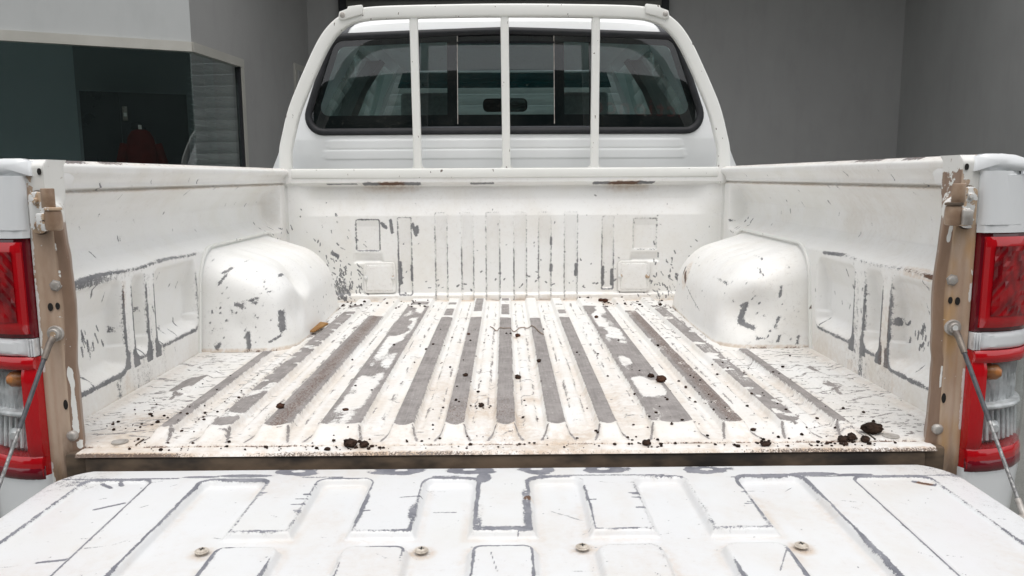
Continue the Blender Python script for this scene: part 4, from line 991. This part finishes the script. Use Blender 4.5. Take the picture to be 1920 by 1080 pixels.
# ---- cab shell (rear wall running over into the roof)
CPR = [(2.742, .38, .845), (2.742, .45, .832), (2.742, .50, .808), (2.743, .55, .785), (2.7504, .61, .757), (2.7602, .68, .735), (2.7714, .76, .705), (2.7826, .84, .668), (2.7895, .885, .650), (2.796, .918, .622), (2.803, .950, .598), (2.820, .980, .572), (2.865, 1.006, .548),
       (3.05, 1.030, .55), (3.4, 1.045, .555), (3.8, 1.035, .55), (4.02, 1.0, .56), (4.07, .965, .54)]
_cz = np.array([c[1] for c in CPR[:13]]); _cy = np.array([c[0] for c in CPR[:13]])
def cabc(X): return .036*(X/.7)**2+.05*ss(.60, .84, np.abs(X))**2
def cabY(X, Z):
    return np.interp(Z, _cz, _cy)+cabc(X)
def cab():
    t = np.arange(len(CPR)); tt = np.concatenate([np.linspace(0, 12, 210), np.linspace(12.2, len(CPR)-1, 20)])
    c = np.array(CPR); cy, cz, cw = (np.interp(tt, t, c[:, k]) for k in range(3))
    u = np.linspace(-1, 1, 221); U_, Cy = np.meshgrid(u, cy); _, Cz = np.meshgrid(u, cz); _, Cw = np.meshgrid(u, cw)
    X = U_*Cw; back = ss(3.05, 2.85, Cy)
    Y = Cy+cabc(X)*back; Z = Cz-.060*np.abs(U_)**5*ss(.90, 1.0, Cz)
    # pressed ribs below the window
    for z0, z1, x0 in ((.481, .514, .630), (.517, .548, .618)):
        s = rbox(X, Z, -x0, x0, z0, z1, .010); Y = Y-.0022*ss(.0015, -.003, s)
    P = np.stack([X, Y, Z], -1)
    ins = sd_win(X, Z)
    mi = np.minimum(np.minimum(ins[:-1, :-1], ins[1:, 1:]), np.minimum(ins[1:, :-1], ins[:-1, 1:]))
    keep = ~((mi < -.010) & (Cy[:-1, :-1] < 2.81))
    return grid('cab_shell', P, M_CAB, TR, None, keep)
WP = [(-.705, .577), (.705, .577), (.595, .900), (.0, .917), (-.595, .900)]; WR = .055
def sd_poly(X, Z, P):
    d = np.full(X.shape, 1e9); inside = np.ones(X.shape, bool); n = len(P)
    for i in range(n):
        a, b = P[i], P[(i+1) % n]; d = np.minimum(d, seg(X, Z, *a, *b))
        inside &= ((b[0]-a[0])*(Z-a[1])-(b[1]-a[1])*(X-a[0])) > 0
    return np.where(inside, -d, d)
def inset(P, r):
    n = len(P); out = []
    for i in range(n):
        a, b, c = Vector(P[i-1]), Vector(P[i]), Vector(P[(i+1) % n]); d1 = (b-a).normalized(); d2 = (c-b).normalized()
        n1, n2 = Vector((-d1.y, d1.x)), Vector((-d2.y, d2.x)); bi = (n1+n2).normalized(); out.append(tuple(b+bi*(r/max(.2, bi.dot(n1)))))
    return out
WPI = inset(WP, WR)
def sd_win(X, Z): return sd_poly(X, Z, WPI)-WR
CS = cab()
def rounded(P, r, na=8, ne=10):
    """rounded outline of a convex polygon, fixed point count; P is the already inset polygon"""
    out = []; n = len(P)
    for i in range(n):
        a, b, c = Vector(P[i-1]), Vector(P[i]), Vector(P[(i+1) % n]); d1 = (b-a).normalized(); d2 = (c-b).normalized()
        a1 = math.atan2(-d1.x, d1.y)+0; n1 = Vector((d1.y, -d1.x)); n2 = Vector((d2.y, -d2.x)); t1 = math.atan2(n1.y, n1.x); t2 = math.atan2(n2.y, n2.x)
        while t2 < t1: t2 += 2*math.pi
        for k in range(na+1):
            t = t1+(t2-t1)*k/na; out.append((b.x+r*math.cos(t), b.y+r*math.sin(t)))
        p, q = b+n2*r, c+n2*r
        for k in range(1, ne): out.append(tuple(p+(q-p)*k/ne))
    return out
def ringstrip(name, loops, mat, parent):
    """loops = list of (outline, offset proud of the cab surface)"""
    n = len(loops[0][0]); vs = []; fs = []
    for ol_, off in loops:
        X = np.array([p[0] for p in ol_]); Z = np.array([p[1] for p in ol_]); Y = cabY(X, Z)-off
        vs += list(zip(X.tolist(), Y.tolist(), Z.tolist()))
    for i in range(len(loops)-1):
        for k in range(n): fs.append((i*n+k, i*n+(k+1) % n, (i+1)*n+(k+1) % n, (i+1)*n+k))
    return MB().add(vs, fs).build(name, mat, parent)
RW = ringstrip('rear_window', [(rounded(WPI, WR+d), o) for d, o in ((.013, -.006), (.013, .003), (.009, .008), (.002, .0095), (-.006, .007), (-.011, .001), (-.012, -.012))], M_RUBBER, TR)
WPJ = inset([(-.652, .632), (.652, .632), (.572, .868), (0, .887), (-.572, .868)], .030)
ringstrip('border', [(rounded(WPI, WR-.008), -.0078), (rounded(WPJ, .030), -.0078)], M_FRIT, RW)
def zlim(x):
    zz = np.linspace(.55, .95, 801); m = sd_win(np.full_like(zz, x), zz) < -.009; return (zz[m][0], zz[m][-1]) if m.any() else (.74, .741)
def pane(x0, x1, off, name='pane', mat=None):
    xs = np.linspace(x0, x1, 24); Pg = np.zeros((17, 24, 3))
    for j, x in enumerate(xs):
        a, b = zlim(x); z = np.linspace(a, b, 17); Pg[:, j, 0] = x; Pg[:, j, 2] = z; Pg[:, j, 1] = cabY(np.full(17, x), z)-off
    return grid(name, Pg, mat or M_GLASS, RW)
pane(-.696, -.163, -.002); pane(.171, .696, -.002); pane(-.165, .173, -.0062, 'sliding_pane')
for a, b in ((-.318, -.292), (-.198, -.163), (.171, .206), (.292, .316)): pane(a, b, -.0085 if b < -.1 or a > .18 else -.0085, 'divider', M_FRIT)
def strip(x0, x1, z0, z1, off, name, mat, th=.003):
    xs = np.linspace(x0, x1, 12); top = []; 
    vs = [(x, float(cabY(np.array(x), np.array(z)))-o, z) for o in (off, off-th) for z in (z0, z1) for x in xs]; n = 12
    q = lambda r, i: r*n+i
    fs = []
    for i in range(n-1): fs += [(q(0, i), q(0, i+1), q(1, i+1), q(1, i)), (q(2, i), q(2, i+1), q(3, i+1), q(3, i)), (q(0, i), q(0, i+1), q(2, i+1), q(2, i)), (q(1, i), q(1, i+1), q(3, i+1), q(3, i))]
    fs += [(q(0, 0), q(1, 0), q(3, 0), q(2, 0)), (q(0, n-1), q(1, n-1), q(3, n-1), q(2, n-1))]
    return MB().add(vs, fs).build(name, mat, RW)
strip(-.163, .171, .873, .880, .0015, 'slider_rail', M_FRIT); strip(-.30, .30, .583, .592, .002, 'slider_rail', M_TRIM)
strip(-.163, .171, .592, .622, -.009, 'slider_border', M_FRIT); strip(-.163, .171, .8805, .905, -.009, 'slider_border', M_FRIT)
for x in (-.163, .1695): strip(x, x+.0022, .600, .900, .0012, 'slider_edge', M_STEEL)
# drip strips beside the roof skin
for s in (-1, 1):
    zs = np.linspace(.905, 1.0, 14); vs = []
    xs0 = np.interp(zs, [.90, 1.0], [.560, .532])*s
    for z, x in zip(zs, xs0):
        for dx in (-.0135, .0135):
            y = np.interp(z, _cz, _cy)+float(cabc(np.array(x+dx))); w_ = np.interp(z, _cz, [c[2] for c in CPR[:13]]); zz_ = z-.060*min(1, abs(x+dx)/w_)**5*float(ss(.90, 1.0, np.array(z)))
            vs.append((x+dx, y-.0022, zz_+.0016))
    MB().add(vs, [(2*i, 2*i+1, 2*i+3, 2*i+2) for i in range(13)]).build('drip_strip', M_TRIM, CS)
# cab sides: pillars, rails and door glass on the tumblehome
sx = lambda z: np.interp(z, [.38, .45, .55, .68, .84, .95, 1.0], [.845, .832, .785, .735, .668, .585, .55])
def sideprism(name, poly, sgn, mat, th, parent, inn=0.):
    n = len(poly); vs = [(sgn*(float(sx(z))-inn), y, z) for y, z in poly]+[(sgn*(float(sx(z))-inn-th), y, z) for y, z in poly]
    return MB().add(vs, [tuple(range(n)), tuple(range(n, 2*n))]+[(i, (i+1) % n, n+(i+1) % n, n+i) for i in range(n)]).build(name, mat, parent)
for s in (-1, 1):
    zt = .93
    sideprism('rear_pillar', [(2.85, .44), (2.87, .55), (2.88, .68), (2.89, .80), (2.91, zt), (3.13, zt), (3.10, .80), (3.07, .68), (3.05, .55), (3.04, .44)], s, M_CAB, .05, CS)
    sideprism('centre_pillar', [(3.50, .44), (3.50, .55), (3.51, .68), (3.53, .80), (3.55, zt), (3.66, zt), (3.65, .80), (3.65, .68), (3.65, .55), (3.65, .44)], s, M_INT, .06, CS)
    sideprism('front_pillar', [(4.42, .50), (4.30, .68), (4.18, .82), (4.06, zt), (3.96, zt), (4.10, .80), (4.22, .66), (4.32, .50)], s, M_CAB, .06, CS)
    sideprism('roof_rail', [(2.95, .925), (2.98, .965), (4.03, .965), (4.08, .925)], s, M_CAB, .05, CS, .002)
    sideprism('door_glass', [(3.045, .46), (3.06, .68), (3.12, .925), (3.56, .925), (3.51, .68), (3.50, .46)], s, M_GLASS2, .004, CS, .015)
    sideprism('door_glass', [(3.65, .46), (3.65, .68), (3.66, .925), (4.0, .925), (4.20, .69), (4.33, .50)], s, M_GLASS2, .004, CS, .015)
    MB().tube([(s*.64, 3.28, .905), (s*.63, 3.20, .86), (s*.632, 3.16, .80)], .012, 8).build('grab_handle', M_SEAT, CS)
# windscreen, headliner, dash, seats, mirror
MB().add([(-.50, 4.06, .945), (.50, 4.06, .945), (.74, 4.47, .46), (-.74, 4.47, .46)], [(0, 1, 2, 3)]).build('windscreen', M_GLASS2, CS)
MB().add([(-.51, 4.035, .935), (.51, 4.035, .935), (.545, 4.10, .868), (-.545, 4.10, .868)], [(0, 1, 2, 3)]).build('sun_strip', mat_glass('teal sun strip', (.02, .10, .11), 1.5), CS)
MB().add([(-.50, 2.96, .945), (.50, 2.96, .945), (.50, 4.03, .945), (-.50, 4.03, .945)], [(0, 1, 2, 3)]).build('headliner', M_LINER, CS)
MB().box(-.70, .70, 4.02, 4.40, .44, .555).build('dashboard', M_INT, TR, .03)
def seat(x, y, w_, top, hrs, tall=.16):
    st = MB().prism([(y-.06, .445), (y-.03, top), (y+.01, top+.015), (y+.06, top), (y+.08, .445)], 'x', x-w_/2, x+w_/2).build('seat', M_SEAT, TR, .025, 3)
    for hx in hrs:
        hr = MB().prism([(y-.045, top+.035), (y-.035, top+tall-.02), (y-.01, top+tall), (y+.03, top+tall-.01), (y+.045, top+.04), (y+.02, top+.03)], 'x', hx-.125, hx+.125).build('headrest', M_SEAT, st, .02, 3)
        for d in (-.05, .05): MB().tube([(hx+d, y, top), (hx+d, y, top+.05)], .006, 6).build('stem', M_STEEL, st)
seat(0, 3.06, 1.28, .605, (), 0)
seat(-.37, 3.85, .50, .62, (-.37,), .20); seat(.37, 3.85, .50, .62, (.37,), .20)
mr = MB().prism([(x, z) for x, z in rrect(-.112, .116, .748, .815, .026, 6)], 'y', 4.085, 4.115).build('mirror', M_RUBBER, TR, .005)
MB().prism([(x, z) for x, z in rrect(.0, .108, .754, .809, .018, 6)], 'y', 4.0825, 4.0845).build('mirror_glass', M_MIRROR, mr)
MB().tube([(0, 4.10, .80), (0, 4.13, .87)], .012, 8).build('mirror_stalk', M_RUBBER, mr)
# lower body and wheels
MB().prism([(2.78, -.34), (2.78, .435), (4.40, .445), (5.75, .36), (5.98, .20), (6.02, -.30), (5.6, -.36)], 'x', -.835, .835).build('lower_body', M_BODY, TR, .03, 2)
for s in (-1, 1):
    for y in (2.25, 5.25):
        c = (s*.70, y, GZ+.36)
        wl = MB().lathe(c, (s, 0, 0), [(.20, 0), (.33, 0), (.355, .02), (.36, .06), (.36, .16), (.355, .20), (.33, .225), (.22, .225), (.205, .20)], 40).build('wheel', M_TYRE, TR)
        MB().lathe((s*.88, y, GZ+.36), (s, 0, 0), [(.21, -.02), (.21, .015), (.19, .01), (.08, -.01), (.06, .02), (.02, .025)], 32).build('rim', M_STEEL, wl)
MB().box(-.55, .55, 1.3, 5.9, -.42, -.33).build('chassis', M_RUBBER, TR, .02)
MB().tube([(-.72, 2.25, GZ+.36), (.72, 2.25, GZ+.36)], .05, 10).build('axle', M_RUBBER, TR)

# ================================================================== LOOSE THINGS ON THE BED
def fz(x, y):
    """height of the bed floor under a point"""
    ok, loc, nrm, i = FL.ray_cast(Vector((x, y, .2))-0*Vector(), Vector((0, 0, -1))); return loc.z if ok else 0.
def clod_mesh(r, seed, sub=3, flat=.75, elong=1.2):
    bm = bmesh.new(); bmesh.ops.create_icosphere(bm, subdivisions=sub, radius=1)
    rr = np.array([v.co[:] for v in bm.verts]); q = random.Random(seed); off = [q.uniform(0, 50) for _ in range(3)]
    n = fbm(rr[:, 0]*1.6+off[0]+rr[:, 2]*.9, rr[:, 1]*1.6+off[1]-rr[:, 2]*1.3, seed, 4)
    n2 = fbm(rr[:, 0]*5+off[1], rr[:, 1]*5+rr[:, 2]*4+off[2], seed+3, 2)
    s = .55+.75*n+.28*(n2-.5)
    a = q.uniform(-.3, .3) if elong > 1.4 else q.uniform(0, 6.28)
    for v, k in zip(bm.verts, s):
        c = v.co*float(k)*r; c.x *= elong; c.z *= flat
        v.co = Vector((c.x*math.cos(a)-c.y*math.sin(a), c.x*math.sin(a)+c.y*math.cos(a), c.z))
    me = bpy.data.meshes.new('dirt_clod'); bm.to_mesh(me); bm.free(); return me
CLODS = [  # x, y, radius, tone, elongation, label
    (.599, 1.235, .0150, 0, 1.42, 'largest black dirt clod, lying alone nearest the right end post'),
    (.552, 1.206, .0095, 0, 1.0, 'tall pointed black clod in the middle of the three at the right rear sill'),
    (.537, 1.203, .0080, 0, 1.1, 'rounded black clod at the left of the three at the right rear sill'),
    (.574, 1.203, .0085, 0, 1.2, 'black clod at the right of the three at the right rear sill'),
    (-.248, 1.198, .0115, 0, 1.2, 'bigger black clod of the pair on the sill seam left of centre'),
    (-.226, 1.196, .0085, 0, 1.1, 'smaller black clod at the right of the pair left of centre on the sill'),
    (.309, 1.520, .0115, 1, 1.15, 'larger reddish brown clod right of centre on the bed floor'),
    (.295, 1.558, .0080, 0, .9, 'dark clod just behind the larger reddish one right of centre'),
    (.024, 1.606, .0078, 0, 1.1, 'square dark clod in the middle channel of the bed floor'),
    (.072, 1.700, .0060, 0, 1.1, 'round dark clod one channel right of the middle of the floor'),
    (-.085, 1.580, .0058, 0, 1.2, 'dark clod a channel and a half left of the middle of the floor'),
    (.030, 2.030, .0085, 1, 1.1, 'upper brown clod beside the thin root on the floor'),
    (-.405, 1.362, .0080, 1, 1.1, 'lone round dark clod on the left part of the bed floor'),
    (.330, 2.585, .0110, 1, 1.2, 'larger dark clod against the bulkhead foot at the right'),
    (.312, 2.545, .0090, 1, 1.1, 'smaller clod just before the one at the bulkhead foot at the right'),
    (.222, 1.195, .0072, 0, 1.2, 'dark clod on the rear sill seam right of centre'),
    (.408, 1.1865, .0068, 0, 1.5, 'black clod on the sill lip below the reddish clod'),
    (-.098, 2.010, .0050, 1, 1.2, 'small brown clod far up the floor left of the root'),
    (.262, 2.240, .0062, 1, 1.1, 'small clod far up the floor right of the root'),
    (-.285, 1.345, .0045, 1, 1.5, 'small elongated clod on the floor between left ribs'),
]
for i, (x, y, r, tone, el, lab) in enumerate(CLODS):
    me = clod_mesh(r*.88, 900+i, 3 if r > .006 else 2, .74, el); me.materials.append(M_CLODR if tone else M_CLOD)
    o = bpy.data.objects.new('dirt_clod', me); COL.objects.link(o)
    zmin = min(v.co.z for v in me.vertices); o.location = (x, y, fz(x, y)-zmin-.0012)
    tag(o, lab, 'dirt clod', 'dirt clods on the bed floor')
# fine crumbs, far too many to count
cm = bmesh.new(); q = random.Random(77)
def crumb(x, y, r):
    z = fz(x, y); m = bmesh.ops.create_icosphere(cm, subdivisions=1, radius=r)
    for v in m['verts']: v.co = Vector((v.co.x*q.uniform(.7, 1.35), v.co.y*q.uniform(.7, 1.3), v.co.z*q.uniform(.5, .9)))+Vector((x, y, z+r*.45))
for _ in range(65): crumb(q.uniform(-.69, -.50), q.gauss(1.38, .09), abs(q.gauss(.0013, .0009))+.0006)
for _ in range(150): crumb(q.uniform(-.62, .62), abs(q.gauss(0, .02))+1.183, abs(q.gauss(.0010, .0010))+.0006)
for _ in range(70): crumb(q.gauss(0, .20), q.uniform(1.24, 2.1), abs(q.gauss(.0013, .0010))+.0006)
for _ in range(90): crumb(q.gauss(.45, .12), q.uniform(1.21, 1.7), abs(q.gauss(.0012, .0009))+.0006)
for _ in range(80): crumb(q.choice((-1, 1))*q.uniform(.25, .55), q.uniform(2.45, 2.64), abs(q.gauss(.0022, .0014))+.0008)
for cx, cy, n in ((-.24, 1.197, 16), (.55, 1.203, 14), (.41, 1.19, 10), (.22, 1.196, 8), (.32, 2.56, 10), (-.62, 1.30, 8), (-.05, 1.40, 14)):
    for _ in range(n): crumb(q.gauss(cx, .025), max(1.183, q.gauss(cy, .010)), abs(q.gauss(.0019, .0012))+.0007)
me = bpy.data.meshes.new('dirt_crumbs'); cm.to_mesh(me); cm.free(); me.materials.append(M_CLOD)
o = bpy.data.objects.new('dirt_crumbs', me); COL.objects.link(o); tag(o, 'scattered fine dark dirt crumbs over the bed floor', 'dirt', kind='stuff')
# thin root strand
rp = [(-.045, 2.16), (-.030, 2.12), (-.008, 2.085), (.018, 2.09), (.040, 2.14), (.062, 2.15), (.078, 2.10), (.088, 2.03), (.100, 1.985)]
pth = []
for i in range(len(rp)-1):
    for k in range(4):
        t = k/4; x = rp[i][0]*(1-t)+rp[i+1][0]*t; y = rp[i][1]*(1-t)+rp[i+1][1]*t; pth.append((x, y, fz(x, y)+.0022))
o = MB().tube(pth, .0013, 6).build('root_strand', M_ROOT); tag(o, 'thin wavy dry root lying across the middle ribs', 'root')
# brown scrap beside the left wheel arch
x, y = -.520, 2.10; z0 = .0115
o = MB().add([(-.545, 2.07, z0), (-.512, 2.055, z0), (-.498, 2.165, z0), (-.528, 2.185, z0), (-.545, 2.07, z0+.004), (-.512, 2.055, z0+.004), (-.498, 2.165, z0+.006), (-.528, 2.185, z0+.006)],
     [(0, 3, 2, 1), (4, 5, 6, 7), (0, 1, 5, 4), (1, 2, 6, 5), (2, 3, 7, 6), (3, 0, 4, 7)]).build('cardboard_scrap', M_WOOD, None, .001)
tag(o, 'small tan brown scrap lying against the left wheel arch', 'scrap')
